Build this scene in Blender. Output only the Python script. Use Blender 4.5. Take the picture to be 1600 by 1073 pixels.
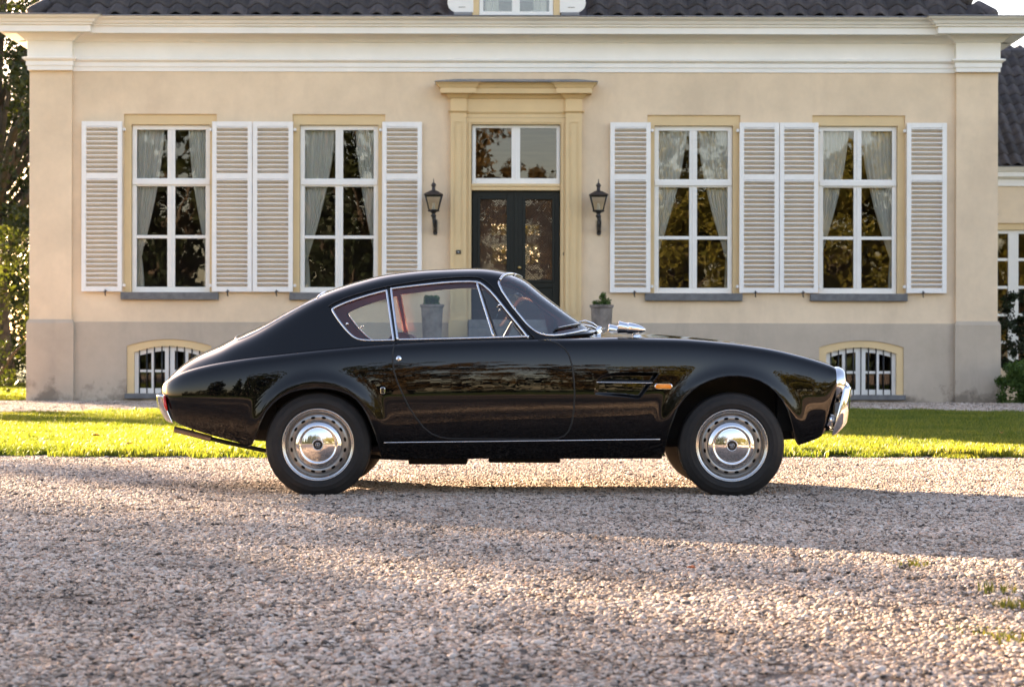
import bpy, bmesh, math, random
import numpy as np
from mathutils import Vector, Matrix, Euler

for _o in list(bpy.data.objects):
    bpy.data.objects.remove(_o)
R = math.radians
scene = bpy.context.scene
COL = scene.collection

# ------------------------------------------------------------------ camera
F = 3192.0          # focal length in pixels of the 1600 px wide photograph
CAM_H = 0.83
cam_data = bpy.data.cameras.new('camera')
cam = bpy.data.objects.new('camera', cam_data)
COL.objects.link(cam)
cam.location = (0, -12.0, CAM_H)
cam.rotation_euler = Euler((R(90), 0, R(0)))
cam.rotation_euler.rotate_axis('Z', R(0.12))
cam_data.sensor_width = 36.0
cam_data.lens = F / 1600 * 36.0
cam_data.shift_y = -(536.5 - 554.0) / 1600.0
cam_data.clip_end = 5000
cam_data.clip_start = 0.1
cam_data.dof.use_dof = True
cam_data.dof.focus_distance = 12.15
cam_data.dof.aperture_fstop = 6.3
scene.camera = cam

# ------------------------------------------------------------------ sky and sun
SUN_EL = R(14.6)
SUN_DIR = Vector((-0.573 * math.cos(SUN_EL), 0.819 * math.cos(SUN_EL), math.sin(SUN_EL)))
world = bpy.data.worlds.new('World')
scene.world = world
world.use_nodes = True
wn = world.node_tree
wn.nodes.clear()
w_out = wn.nodes.new('ShaderNodeOutputWorld')
w_bg = wn.nodes.new('ShaderNodeBackground')
w_sky = wn.nodes.new('ShaderNodeTexSky')
w_sky.sky_type = 'NISHITA'
w_sky.sun_disc = False
w_sky.sun_elevation = SUN_EL
w_sky.sun_rotation = math.atan2(-0.573, 0.819)
w_sky.air_density = 1.0
w_sky.dust_density = 1.0
w_sky.ozone_density = 1.0
w_mix = wn.nodes.new('ShaderNodeMix')
w_mix.data_type = 'RGBA'
w_mix.blend_type = 'MULTIPLY'
w_mix.inputs[0].default_value = 1.0
w_mix.inputs[7].default_value = (1.21, 0.96, 0.875, 1)
wn.links.new(w_sky.outputs[0], w_mix.inputs[6])
wn.links.new(w_mix.outputs[2], w_bg.inputs[0])
w_bg.inputs[1].default_value = 0.051
wn.links.new(w_bg.outputs[0], w_out.inputs[0])

sun_d = bpy.data.lights.new('sun', 'SUN')
sun_d.energy = 5.0
sun_d.angle = R(0.6)
sun_d.color = (1.0, 0.72, 0.46)
sun = bpy.data.objects.new('sun', sun_d)
COL.objects.link(sun)
sun.rotation_euler = SUN_DIR.to_track_quat('Z', 'Y').to_euler()
sun.location = (-20, 30, 20)

vs = scene.view_settings
vs.view_transform = 'Standard'
vs.look = 'None'
vs.gamma = 1.0
vs.use_curve_mapping = False
vs.exposure = 3.6
scene.cycles.use_denoising = True
scene.cycles.max_bounces = 8
scene.cycles.transparent_max_bounces = 16
scene.cycles.caustics_reflective = False
scene.cycles.caustics_refractive = False
scene.cycles.sample_clamp_indirect = 6.0

# ------------------------------------------------------------------ helpers
def tag(o, label=None, cat=None, group=None, kind=None):
    if label: o['label'] = label
    if cat: o['category'] = cat
    if group: o['group'] = group
    if kind: o['kind'] = kind
    return o

def root(name, loc, label, cat, group=None):
    o = bpy.data.objects.new(name, None)
    COL.objects.link(o)
    o.location = loc
    o.empty_display_size = 0.2
    return tag(o, label, cat, group)

def adopt(o, parent):
    o.parent = parent
    if parent is not None and parent.type == 'EMPTY':
        o.matrix_parent_inverse = Matrix.Translation(-Vector(parent.location))

class MB:
    """collects vertices and faces in world coordinates, builds ONE mesh object"""
    def __init__(self):
        self.v = []; self.f = []; self.smooth = []
    def add(self, verts, faces, smooth=False):
        n = len(self.v)
        self.v += [tuple(p) for p in verts]
        self.f += [tuple(i + n for i in f) for f in faces]
        self.smooth += [smooth] * len(faces)
        return self
    def box(self, x0, x1, y0, y1, z0, z1):
        if x0 > x1: x0, x1 = x1, x0
        if y0 > y1: y0, y1 = y1, y0
        if z0 > z1: z0, z1 = z1, z0
        v = [(x0,y0,z0),(x1,y0,z0),(x1,y1,z0),(x0,y1,z0),(x0,y0,z1),(x1,y0,z1),(x1,y1,z1),(x0,y1,z1)]
        f = [(0,3,2,1),(4,5,6,7),(0,1,5,4),(1,2,6,5),(2,3,7,6),(3,0,4,7)]
        return self.add(v, f)
    def tube(self, pts, r, n=8, cap=True, flat=1.0, smooth=True, closed=False):
        pts = [Vector(p) for p in pts]
        m = len(pts)
        rs = r if isinstance(r, (list, tuple)) else [r] * m
        up = Vector((0, 1, 0))
        verts = []; faces = []
        for i, p in enumerate(pts):
            if closed:
                t = (pts[(i + 1) % m] - pts[i - 1])
            else:
                t = pts[min(i + 1, m - 1)] - pts[max(i - 1, 0)]
            if t.length < 1e-9: t = Vector((1, 0, 0))
            t.normalize()
            ref = up if abs(t.dot(up)) < 0.95 else Vector((1, 0, 0))
            a = t.cross(ref).normalized()
            b = a.cross(t).normalized()
            for k in range(n):
                an = 2 * math.pi * k / n
                verts.append(p + a * (math.cos(an) * rs[i]) + b * (math.sin(an) * rs[i] * flat))
        segs = m if closed else m - 1
        for i in range(segs):
            j = (i + 1) % m
            for k in range(n):
                k2 = (k + 1) % n
                faces.append((i*n + k, i*n + k2, j*n + k2, j*n + k))
        if cap and not closed:
            faces.append(tuple(range(n - 1, -1, -1)))
            faces.append(tuple((m - 1) * n + k for k in range(n)))
        return self.add(verts, faces, smooth)
    def lathe(self, prof, M, n=32, smooth=True, cap0=False, cap1=False):
        """prof: list of (radius, height) about local Z, placed by matrix M"""
        verts = []; faces = []
        for (r, h) in prof:
            for k in range(n):
                an = 2 * math.pi * k / n
                verts.append(M @ Vector((r * math.cos(an), r * math.sin(an), h)))
        for i in range(len(prof) - 1):
            for k in range(n):
                k2 = (k + 1) % n
                faces.append((i*n + k, i*n + k2, (i+1)*n + k2, (i+1)*n + k))
        if cap0: faces.append(tuple(range(n - 1, -1, -1)))
        if cap1: faces.append(tuple((len(prof) - 1) * n + k for k in range(n)))
        return self.add(verts, faces, smooth)
    def stack(self, xa, xb, ya, yb, prof):
        """rectangular plan [xa,xb]x[ya,yb] lofted through (offset, z), bottom to top: mitred mouldings"""
        verts = []; faces = []
        for (o, z) in prof:
            verts += [(xa - o, ya - o, z), (xb + o, ya - o, z), (xb + o, yb, z), (xa - o, yb, z)]
        m = len(prof)
        for i in range(m - 1):
            for k in range(4):
                k2 = (k + 1) % 4
                faces.append((i*4 + k, i*4 + k2, i*4 + 4 + k2, i*4 + 4 + k))
        faces.append((3, 2, 1, 0))
        faces.append(tuple((m - 1) * 4 + k for k in range(4)))
        return self.add(verts, faces)
    def prism(self, poly, y0, y1):
        """poly: (x,z) outline, counter-clockwise seen from -Y, extruded from y0 (front) to y1"""
        n = len(poly)
        v = [(x, y0, z) for x, z in poly] + [(x, y1, z) for x, z in poly]
        f = [tuple(range(n)), tuple(range(2*n - 1, n - 1, -1))]
        for i in range(n):
            j = (i + 1) % n
            f.append((j, i, n + i, n + j))
        return self.add(v, f)
    def mesh(self, name, m=None):
        me = bpy.data.meshes.new(name)
        me.from_pydata(self.v, [], self.f)
        me.polygons.foreach_set('use_smooth', self.smooth)
        if m: me.materials.append(m)
        me.update()
        return me
    def build(self, name, m, parent=None, bevel=0.0):
        o = bpy.data.objects.new(name, self.mesh(name, m))
        COL.objects.link(o)
        if parent is not None: adopt(o, parent)
        if bevel > 0:
            b = o.modifiers.new('bevel', 'BEVEL')
            b.width = bevel; b.segments = 2; b.limit_method = 'ANGLE'; b.angle_limit = R(40)
        return o

def inst(name, me, loc, parent=None, rot=None, scale=None):
    o = bpy.data.objects.new(name, me)
    COL.objects.link(o)
    o.location = loc
    if rot: o.rotation_euler = rot
    if scale: o.scale = scale
    if parent is not None: adopt(o, parent)
    return o

def arrmesh(name, V, Q, m, smooth=False, nper=4):
    """V (n,3) array, Q (m,nper) faces -> mesh, fast"""
    me = bpy.data.meshes.new(name)
    me.vertices.add(len(V)); me.vertices.foreach_set('co', np.asarray(V, np.float32).ravel())
    me.loops.add(Q.size); me.loops.foreach_set('vertex_index', np.asarray(Q, np.int32).ravel())
    me.polygons.add(len(Q))
    me.polygons.foreach_set('loop_start', np.arange(0, Q.size, nper, dtype=np.int32))
    me.polygons.foreach_set('loop_total', np.full(len(Q), nper, np.int32))
    me.polygons.foreach_set('use_smooth', np.full(len(Q), smooth, bool))
    if m: me.materials.append(m)
    me.update(calc_edges=True)
    return me

# ------------------------------------------------------------------ materials
def new_mat(name):
    m = bpy.data.materials.new(name)
    m.use_nodes = True
    nt = m.node_tree
    nt.nodes.clear()
    out = nt.nodes.new('ShaderNodeOutputMaterial')
    return m, nt, out

def principled(nt, out, col=(0.5, 0.5, 0.5), rough=0.5, metal=0.0, spec=0.5, coat=0.0, coat_rough=0.03):
    b = nt.nodes.new('ShaderNodeBsdfPrincipled')
    b.inputs['Base Color'].default_value = (*col, 1)
    b.inputs['Roughness'].default_value = rough
    b.inputs['Metallic'].default_value = metal
    b.inputs['Specular IOR Level'].default_value = spec
    b.inputs['Coat Weight'].default_value = coat
    b.inputs['Coat Roughness'].default_value = coat_rough
    if out is not None: nt.links.new(b.outputs[0], out.inputs[0])
    return b

def noise(nt, scale, detail=4, rough=0.6, coord='Object', vec_scale=None):
    tc = nt.nodes.new('ShaderNodeTexCoord')
    n = nt.nodes.new('ShaderNodeTexNoise')
    n.inputs['Scale'].default_value = scale
    n.inputs['Detail'].default_value = detail
    n.inputs['Roughness'].default_value = rough
    if vec_scale:
        mp = nt.nodes.new('ShaderNodeMapping')
        mp.inputs['Scale'].default_value = vec_scale
        nt.links.new(tc.outputs[coord], mp.inputs[0])
        nt.links.new(mp.outputs[0], n.inputs[0])
    else:
        nt.links.new(tc.outputs[coord], n.inputs[0])
    return n

def ramp(nt, src, stops):
    r = nt.nodes.new('ShaderNodeValToRGB')
    e = r.color_ramp.elements
    while len(e) < len(stops): e.new(0.5)
    for i, (p, c) in enumerate(stops):
        e[i].position = p
        e[i].color = (*c, 1) if len(c) == 3 else c
    nt.links.new(src, r.inputs[0])
    return r

def mixcol(nt, fac, a, b, mode='MIX'):
    m = nt.nodes.new('ShaderNodeMix')
    m.data_type = 'RGBA'; m.blend_type = mode
    for sock, val in ((m.inputs[0], fac), (m.inputs[6], a), (m.inputs[7], b)):
        if isinstance(val, (int, float)): sock.default_value = val
        elif isinstance(val, tuple): sock.default_value = (*val, 1)
        else: nt.links.new(val, sock)
    return m.outputs[2]

def bump(nt, height, strength, dist, bsdf):
    b = nt.nodes.new('ShaderNodeBump')
    b.inputs['Strength'].default_value = strength
    b.inputs['Distance'].default_value = dist
    nt.links.new(height, b.inputs['Height'])
    nt.links.new(b.outputs[0], bsdf.inputs['Normal'])

def simple(name, col, rough=0.5, metal=0.0, var=0.12, scale=6.0, bmp=0.0, bscale=60.0, spec=0.5, coat=0.0):
    """plain material with a soft tonal variation and optional fine relief"""
    m, nt, out = new_mat(name)
    b = principled(nt, out, col, rough, metal, spec, coat)
    if var > 0:
        n = noise(nt, scale, 5)
        lo = tuple(c * (1 - var) for c in col); hi = tuple(min(1, c * (1 + var)) for c in col)
        r = ramp(nt, n.outputs[0], [(0.3, lo), (0.7, hi)])
        nt.links.new(r.outputs[0], b.inputs['Base Color'])
    if bmp > 0:
        n2 = noise(nt, bscale, 4)
        bump(nt, n2.outputs[0], bmp, 0.004, b)
    return m

def stucco(name, col, dirt=(0.42, 0.34, 0.22), dirt_amt=0.35, low=None):
    m, nt, out = new_mat(name)
    b = principled(nt, out, col, 0.85, spec=0.25)
    n1 = noise(nt, 0.8, 7, 0.7)
    r1 = ramp(nt, n1.outputs[0], [(0.33, tuple(c * 0.86 for c in col)), (0.67, tuple(min(1, c * 1.07) for c in col))])
    n2 = noise(nt, 1.1, 5, 0.7, vec_scale=(1.0, 1.0, 0.28))       # rain streaks, drawn out downwards
    r2 = ramp(nt, n2.outputs[0], [(0.52, (0, 0, 0)), (0.78, (1, 1, 1))])
    mul = nt.nodes.new('ShaderNodeMath'); mul.operation = 'MULTIPLY'; mul.inputs[1].default_value = dirt_amt
    nt.links.new(r2.outputs[0], mul.inputs[0])
    c = mixcol(nt, mul.outputs[0], r1.outputs[0], dirt)
    if low is not None:                                            # splash stains above the ground
        geo = nt.nodes.new('ShaderNodeNewGeometry')
        sep = nt.nodes.new('ShaderNodeSeparateXYZ')
        nt.links.new(geo.outputs['Position'], sep.inputs[0])
        n3 = noise(nt, 2.2, 6, 0.7)
        ma = nt.nodes.new('ShaderNodeMath'); ma.operation = 'MULTIPLY_ADD'
        ma.inputs[1].default_value = 2.2; ma.inputs[2].default_value = -0.85
        nt.links.new(n3.outputs[0], ma.inputs[0])
        sub = nt.nodes.new('ShaderNodeMath'); sub.operation = 'SUBTRACT'
        nt.links.new(ma.outputs[0], sub.inputs[0]); nt.links.new(sep.outputs[2], sub.inputs[1])
        r3 = ramp(nt, sub.outputs[0], [(0.0, (0, 0, 0)), (0.35, (0.75, 0.75, 0.75))])
        c = mixcol(nt, r3.outputs[0], c, low)
    nt.links.new(c, b.inputs['Base Color'])
    n4 = noise(nt, 45, 5, 0.7)
    bump(nt, n4.outputs[0], 0.25, 0.006, b)
    return m

def glass_mat(name, tint=(0.92, 0.95, 0.93), refl=0.06, wave=0.0, rough=0.0):
    m, nt, out = new_mat(name)
    tr = nt.nodes.new('ShaderNodeBsdfTransparent'); tr.inputs[0].default_value = (*tint, 1)
    gl = nt.nodes.new('ShaderNodeBsdfGlossy'); gl.inputs[0].default_value = (1, 1, 1, 1); gl.inputs['Roughness'].default_value = rough
    fr = nt.nodes.new('ShaderNodeFresnel'); fr.inputs[0].default_value = 1.5
    ad = nt.nodes.new('ShaderNodeMath'); ad.operation = 'ADD'; ad.use_clamp = True; ad.inputs[1].default_value = refl
    nt.links.new(fr.outputs[0], ad.inputs[0])
    mx = nt.nodes.new('ShaderNodeMixShader')
    nt.links.new(ad.outputs[0], mx.inputs[0]); nt.links.new(tr.outputs[0], mx.inputs[1]); nt.links.new(gl.outputs[0], mx.inputs[2])
    nt.links.new(mx.outputs[0], out.inputs[0])
    if wave > 0:
        n = noise(nt, 2.2, 2, 0.5)
        bp = nt.nodes.new('ShaderNodeBump'); bp.inputs['Strength'].default_value = wave; bp.inputs['Distance'].default_value = 0.02
        nt.links.new(n.outputs[0], bp.inputs['Height']); nt.links.new(bp.outputs[0], gl.inputs['Normal'])
    return m

def leaf_mat(name, dark, light, trans=0.45, tcol=None, rough=0.55, patchy=False):
    m, nt, out = new_mat(name)
    geo = nt.nodes.new('ShaderNodeNewGeometry')
    r = ramp(nt, geo.outputs['Random Per Island'], [(0.0, dark), (0.55, tuple((a + b) / 2 for a, b in zip(dark, light))), (1.0, light)])
    b = principled(nt, None, dark, rough, spec=0.3)
    col = r.outputs[0]
    if patchy:                                                     # greener and drier patches over the ground
        n3 = nt.nodes.new('ShaderNodeTexNoise'); n3.inputs['Scale'].default_value = 0.9; n3.inputs['Detail'].default_value = 6; n3.inputs['Roughness'].default_value = 0.65
        nt.links.new(geo.outputs['Position'], n3.inputs[0])
        r3 = ramp(nt, n3.outputs[0], [(0.33, (0.62, 0.74, 0.62)), (0.5, (1.0, 1.0, 1.0)), (0.68, (1.35, 1.16, 1.05))])
        col = mixcol(nt, 1.0, col, r3.outputs[0], 'MULTIPLY')
    nt.links.new(col, b.inputs['Base Color'])
    t = nt.nodes.new('ShaderNodeBsdfTranslucent')
    if tcol is None: tcol = (1.5, 1.35, 0.5)
    tc = mixcol(nt, 1.0, col, tcol, 'MULTIPLY')
    nt.links.new(tc, t.inputs[0])
    mx = nt.nodes.new('ShaderNodeMixShader'); mx.inputs[0].default_value = trans
    nt.links.new(b.outputs[0], mx.inputs[1]); nt.links.new(t.outputs[0], mx.inputs[2])
    nt.links.new(mx.outputs[0], out.inputs[0])
    return m

M = {}
M['cream'] = stucco('cream_stucco', (0.76, 0.605, 0.435), dirt=(0.60, 0.46, 0.33), dirt_amt=0.6)
M['plinth'] = stucco('plinth_stucco', (0.50, 0.42, 0.335), dirt=(0.30, 0.26, 0.22), dirt_amt=0.5, low=(0.16, 0.13, 0.10))
M['ochre'] = simple('ochre_paint', (0.68, 0.505, 0.275), 0.55, var=0.05, scale=2.0, bmp=0.1, bscale=40)
M['white'] = simple('white_paint', (0.80, 0.78, 0.75), 0.45, var=0.04, scale=3.0, bmp=0.06, bscale=50)
M['cornice'] = simple('cornice_paint', (0.83, 0.805, 0.77), 0.5, var=0.05, scale=1.2, bmp=0.08, bscale=30)
M['shutter'] = simple('shutter_paint', (0.82, 0.80, 0.78), 0.45, var=0.04, scale=5.0)
M['bluestone'] = simple('bluestone', (0.135, 0.135, 0.14), 0.7, var=0.25, scale=9.0, bmp=0.3, bscale=50)
M['lead'] = simple('lead_flashing', (0.22, 0.22, 0.23), 0.55, var=0.2, scale=5.0)
M['zinc'] = simple('zinc_pipe', (0.30, 0.30, 0.30), 0.45, 0.6, var=0.2, scale=6.0)
M['door'] = simple('door_paint', (0.006, 0.009, 0.008), 0.40, var=0.1, scale=4.0, spec=0.25)
M['iron'] = simple('black_iron', (0.012, 0.012, 0.013), 0.42, var=0.2, scale=30, bmp=0.2)
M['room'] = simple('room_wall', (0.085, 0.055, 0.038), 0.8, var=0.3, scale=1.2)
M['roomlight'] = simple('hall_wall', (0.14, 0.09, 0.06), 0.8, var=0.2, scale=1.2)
M['hglass'] = glass_mat('house_glass', (0.97, 0.98, 0.97), 0.018, wave=0.03)
M['brass'] = simple('brass', (0.55, 0.40, 0.16), 0.3, 1.0, var=0.15, scale=30)
m, nt, out = new_mat('curtain_cloth')
b = principled(nt, None, (0.82, 0.82, 0.78), 0.9, spec=0.1)
t = nt.nodes.new('ShaderNodeBsdfTranslucent'); t.inputs[0].default_value = (0.72, 0.73, 0.68, 1)
mx = nt.nodes.new('ShaderNodeMixShader'); mx.inputs[0].default_value = 0.3
nt.links.new(b.outputs[0], mx.inputs[1]); nt.links.new(t.outputs[0], mx.inputs[2]); nt.links.new(mx.outputs[0], out.inputs[0])
n_ = noise(nt, 60, 3); bump(nt, n_.outputs[0], 0.15, 0.003, b)
M['curtain'] = m

def tile_mat(name, col):
    m, nt, out = new_mat(name)
    b = principled(nt, out, col, 0.62, spec=0.35)
    oi = nt.nodes.new('ShaderNodeObjectInfo')
    r = ramp(nt, oi.outputs['Random'], [(0.0, tuple(c * 0.62 for c in col)), (1.0, tuple(c * 1.35 for c in col))])
    n = noise(nt, 9, 6, 0.7)
    r2 = ramp(nt, n.outputs[0], [(0.35, (0.6, 0.6, 0.6)), (0.7, (1.15, 1.12, 1.05))])
    c = mixcol(nt, 1.0, r.outputs[0], r2.outputs[0], 'MULTIPLY')
    n3 = noise(nt, 22, 4, 0.7)                                  # lichen spots
    r3 = ramp(nt, n3.outputs[0], [(0.66, (0, 0, 0)), (0.74, (0.5, 0.5, 0.5))])
    c = mixcol(nt, r3.outputs[0], c, (0.16, 0.14, 0.09))
    nt.links.new(c, b.inputs['Base Color'])
    bump(nt, n.outputs[0], 0.3, 0.01, b)
    return m
M['tile'] = tile_mat('roof_tile', (0.070, 0.060, 0.063))
# ================================================================== GROUND
# X to the right, Y away from the camera, car flank at Y=0, house front at Y=24
FY = 24.0
PXM = F / 36.0                       # pixels of the photograph per metre on the house front
def fx(px): return (px - 800.0) / PXM
def fz(py): return CAM_H + (554.0 - py) / PXM

def sheet(name, m, xs, ys, zf, inside=None):
    nx, ny = len(xs), len(ys)
    v = [(x, y, zf(x, y)) for y in ys for x in xs]
    f = []
    for j in range(ny - 1):
        for i in range(nx - 1):
            if inside is None or inside((xs[i] + xs[i+1]) / 2, (ys[j] + ys[j+1]) / 2):
                f.append((j*nx + i, j*nx + i + 1, (j+1)*nx + i + 1, (j+1)*nx + i))
    mb = MB(); mb.add(v, f, True)
    return tag(mb.build(name, m), kind='structure')

# --- ground material: rough turf and earth
m, nt, out = new_mat('meadow_ground')
b = principled(nt, out, (0.07, 0.10, 0.03), 0.9, spec=0.2)
n = noise(nt, 0.8, 7, 0.7)
r = ramp(nt, n.outputs[0], [(0.3, (0.035, 0.06, 0.012)), (0.6, (0.085, 0.125, 0.03)), (0.8, (0.13, 0.12, 0.05))])
nt.links.new(r.outputs[0], b.inputs['Base Color'])
n2 = noise(nt, 30, 5, 0.7); bump(nt, n2.outputs[0], 0.8, 0.03, b)
M['meadow'] = m
# --- gravel bed under the loose stones
m, nt, out = new_mat('gravel_bed')
b = principled(nt, out, (0.4, 0.35, 0.3), 0.9, spec=0.2)
tc = nt.nodes.new('ShaderNodeTexCoord')
vo = nt.nodes.new('ShaderNodeTexVoronoi'); vo.inputs['Scale'].default_value = 55
nt.links.new(tc.outputs['Object'], vo.inputs['Vector'])
sp = nt.nodes.new('ShaderNodeSeparateColor'); nt.links.new(vo.outputs['Color'], sp.inputs[0])
r = ramp(nt, sp.outputs[0], [(0.0, (0.06, 0.055, 0.05)), (0.3, (0.22, 0.18, 0.15)), (0.7, (0.34, 0.275, 0.225)), (1.0, (0.46, 0.39, 0.33))])
n = noise(nt, 0.7, 5, 0.6)
r2 = ramp(nt, n.outputs[0], [(0.3, (0.82, 0.8, 0.78)), (0.7, (1.05, 1.0, 0.97))])
nt.links.new(mixcol(nt, 1.0, r.outputs[0], r2.outputs[0], 'MULTIPLY'), b.inputs['Base Color'])
bump(nt, vo.outputs['Distance'], 0.9, 0.012, b)
M['gravelbed'] = m
# --- lawn soil under the blades
M['soil'] = simple('lawn_soil', (0.055, 0.075, 0.02), 0.95, var=0.4, scale=7, bmp=0.6, bscale=25)

GR = random.Random(5)
def wob(x, s=0.0):
    return 0.16 * math.sin(0.9 * x + 1.3 + s) + 0.05 * math.sin(2.7 * x + s) + 0.03 * math.sin(6.1 * x + 2 * s)
def lawn_near(x): return 4.52 + wob(x) + (0.10 * max(0.0, x - 2.0))
def lawn_far(x):  return 18.7 - (0.085 if x < 0 else 0.054) * x * x + wob(x, 2.0)

def lin(a, b, n): return [a + (b - a) * i / (n - 1) for i in range(n)]
big = MB(); big.add([(-900,-900,-0.03),(900,-900,-0.03),(900,1200,-0.03),(-900,1200,-0.03)], [(0,1,2,3)])
tag(big.build('ground', M['meadow']), kind='structure')
sheet('gravel_drive', M['gravelbed'], lin(-16, 16, 65), lin(-24, 23.93, 97), lambda x, y: -0.004 + 0.006 * math.sin(1.7 * x + 0.8 * y) * math.sin(1.1 * y + 0.4 * x))
# lawn as a strip mesh between its two edges
xs = lin(-14.5, 17.0, 127)
v = []; f = []
for i, x in enumerate(xs):
    a, c = lawn_near(x), max(lawn_near(x) + 0.02, lawn_far(x))
    for j in range(13):
        t = j / 12
        edge = min(t, 1 - t) * (c - a)
        v.append((x, a + (c - a) * t, (0.045 * min(1.0, edge / 0.25)) - 0.012 + 0.012 * math.sin(x * 1.3 + t * 9) * min(1, edge)))
for i in range(len(xs) - 1):
    for j in range(12):
        f.append((i*13 + j, (i+1)*13 + j, (i+1)*13 + j + 1, i*13 + j + 1))
mb = MB(); mb.add(v, f, True); tag(mb.build('lawn', M['soil']), kind='structure')

# ------------------------------------------------------------------ loose stones and grass blades (uncountable: kind stuff)
def gn_scatter(name, pts, rots, scls, variants, label, cat):
    """one object: instances of the variant meshes on the given points"""
    c = bpy.data.collections.new(name + '_variants')
    for i, me in enumerate(variants):
        c.objects.link(bpy.data.objects.new('%s_patch' % name, me))
    me = bpy.data.meshes.new(name)
    me.vertices.add(len(pts)); me.vertices.foreach_set('co', np.asarray(pts, np.float32).ravel())
    a = me.attributes.new('rot', 'FLOAT_VECTOR', 'POINT'); a.data.foreach_set('vector', np.asarray(rots, np.float32).ravel())
    a = me.attributes.new('scl', 'FLOAT', 'POINT'); a.data.foreach_set('value', np.asarray(scls, np.float32).ravel())
    me.update()
    o = bpy.data.objects.new(name, me); COL.objects.link(o)
    g = bpy.data.node_groups.new(name + '_scatter', 'GeometryNodeTree')
    g.interface.new_socket('Geometry', in_out='INPUT', socket_type='NodeSocketGeometry')
    g.interface.new_socket('Geometry', in_out='OUTPUT', socket_type='NodeSocketGeometry')
    gi = g.nodes.new('NodeGroupInput'); go = g.nodes.new('NodeGroupOutput')
    ip = g.nodes.new('GeometryNodeInstanceOnPoints')
    ci = g.nodes.new('GeometryNodeCollectionInfo'); ci.inputs[0].default_value = c
    ci.inputs['Separate Children'].default_value = True; ci.inputs['Reset Children'].default_value = True
    na = g.nodes.new('GeometryNodeInputNamedAttribute'); na.data_type = 'FLOAT_VECTOR'; na.inputs[0].default_value = 'rot'
    er = g.nodes.new('FunctionNodeEulerToRotation')
    ns = g.nodes.new('GeometryNodeInputNamedAttribute'); ns.data_type = 'FLOAT'; ns.inputs[0].default_value = 'scl'
    ip.inputs['Pick Instance'].default_value = True
    L = g.links
    L.new(gi.outputs[0], ip.inputs['Points']); L.new(ci.outputs[0], ip.inputs['Instance'])
    L.new(na.outputs[0], er.inputs[0]); L.new(er.outputs[0], ip.inputs['Rotation'])
    L.new(ns.outputs[0], ip.inputs['Scale']); L.new(ip.outputs[0], go.inputs[0])
    md = o.modifiers.new('scatter', 'NODES'); md.node_group = g
    return tag(o, label, cat, kind='stuff')

def ico(sub):
    bm = bmesh.new(); bmesh.ops.create_icosphere(bm, subdivisions=sub, radius=1.0)
    V = np.array([v.co[:] for v in bm.verts]); T = np.array([[v.index for v in f.verts] for f in bm.faces])
    bm.free(); return V, T
IV, IT = ico(2)
m, nt, out = new_mat('pebbles')
b = principled(nt, out, (0.4, 0.36, 0.32), 0.75, spec=0.3)
geo = nt.nodes.new('ShaderNodeNewGeometry')
r = ramp(nt, geo.outputs['Random Per Island'], [(0.0, (0.04, 0.036, 0.035)), (0.11, (0.14, 0.12, 0.105)), (0.20, (0.34, 0.275, 0.225)),
    (0.42, (0.50, 0.405, 0.335)), (0.62, (0.56, 0.455, 0.375)), (0.80, (0.56, 0.49, 0.43)), (0.94, (0.61, 0.555, 0.505)), (1.0, (0.42, 0.25, 0.16))])
n = noise(nt, 90, 4, 0.6)
r2 = ramp(nt, n.outputs[0], [(0.3, (0.8, 0.8, 0.8)), (0.7, (1.1, 1.1, 1.1))])
geo2 = nt.nodes.new('ShaderNodeNewGeometry')
n3 = nt.nodes.new('ShaderNodeTexNoise'); n3.inputs['Scale'].default_value = 1.1; n3.inputs['Detail'].default_value = 5
nt.links.new(geo2.outputs['Position'], n3.inputs[0])
r3 = ramp(nt, n3.outputs[0], [(0.32, (0.74, 0.71, 0.68)), (0.66, (1.10, 1.07, 1.05))])
nt.links.new(mixcol(nt, 1.0, mixcol(nt, 1.0, r.outputs[0], r2.outputs[0], 'MULTIPLY'), r3.outputs[0], 'MULTIPLY'), b.inputs['Base Color'])
M['pebble'] = m

def pebble_patch(seed, size, nst, r0, r1):
    rg = np.random.default_rng(seed)
    V = []; T = []; k = 0
    for i in range(nst):
        rad = (r0 + (r1 - r0) * rg.random() ** 2.4) * (1.5 if rg.random() < 0.02 else 1.0)
        s = np.array([1.0, 0.62 + 0.35 * rg.random(), 0.30 + 0.22 * rg.random()]) * rad
        P = IV * (1 + 0.15 * rg.standard_normal((len(IV), 1))) * s
        e = Euler((rg.normal(0, 0.22), rg.normal(0, 0.22), rg.random() * 6.28)).to_matrix()
        P = P @ np.array(e).T
        P += np.array([(rg.random() - .5) * size, (rg.random() - .5) * size, rad * 0.12 + rg.random() * 0.004])
        V.append(P); T.append(IT + k); k += len(IV)
    return arrmesh('pebble_patch', np.vstack(V), np.vstack(T), M['pebble'], True, 3)
npr = np.random.default_rng(11)
pv = [pebble_patch(s, 0.21, 215, 0.0033, 0.0120) for s in range(7)]
pts = []; rots = []; scl = []
d = 4.2
while d < 17.2:
    step = 0.165
    hw = 0.262 * d + 3.2
    x = -hw
    while x < hw:
        px_, py_ = x + npr.uniform(-.05, .05), d - 12 + npr.uniform(-.05, .05)
        if py_ < lawn_near(px_) + 0.03:
            pts.append((px_, py_, 0.0)); rots.append((0, 0, npr.uniform(0, 6.28))); scl.append(npr.uniform(0.85, 1.1) + 0.10 * math.sin(1.9 * px_ + 1.1 * py_) * math.sin(2.3 * py_ + .7))
        x += step
    d += step
d = 25.5                                   # the gravel path along the house
while d < 35.9:
    x = -11.0
    while x < 12.5:
        px_, py_ = x + npr.uniform(-.08, .08), d - 12 + npr.uniform(-.08, .08)
        if py_ > lawn_far(px_) - 0.02:
            pts.append((px_, py_, 0.0)); rots.append((0, 0, npr.uniform(0, 6.28))); scl.append(npr.uniform(1.1, 1.5))
        x += 0.26
    d += 0.26
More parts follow.
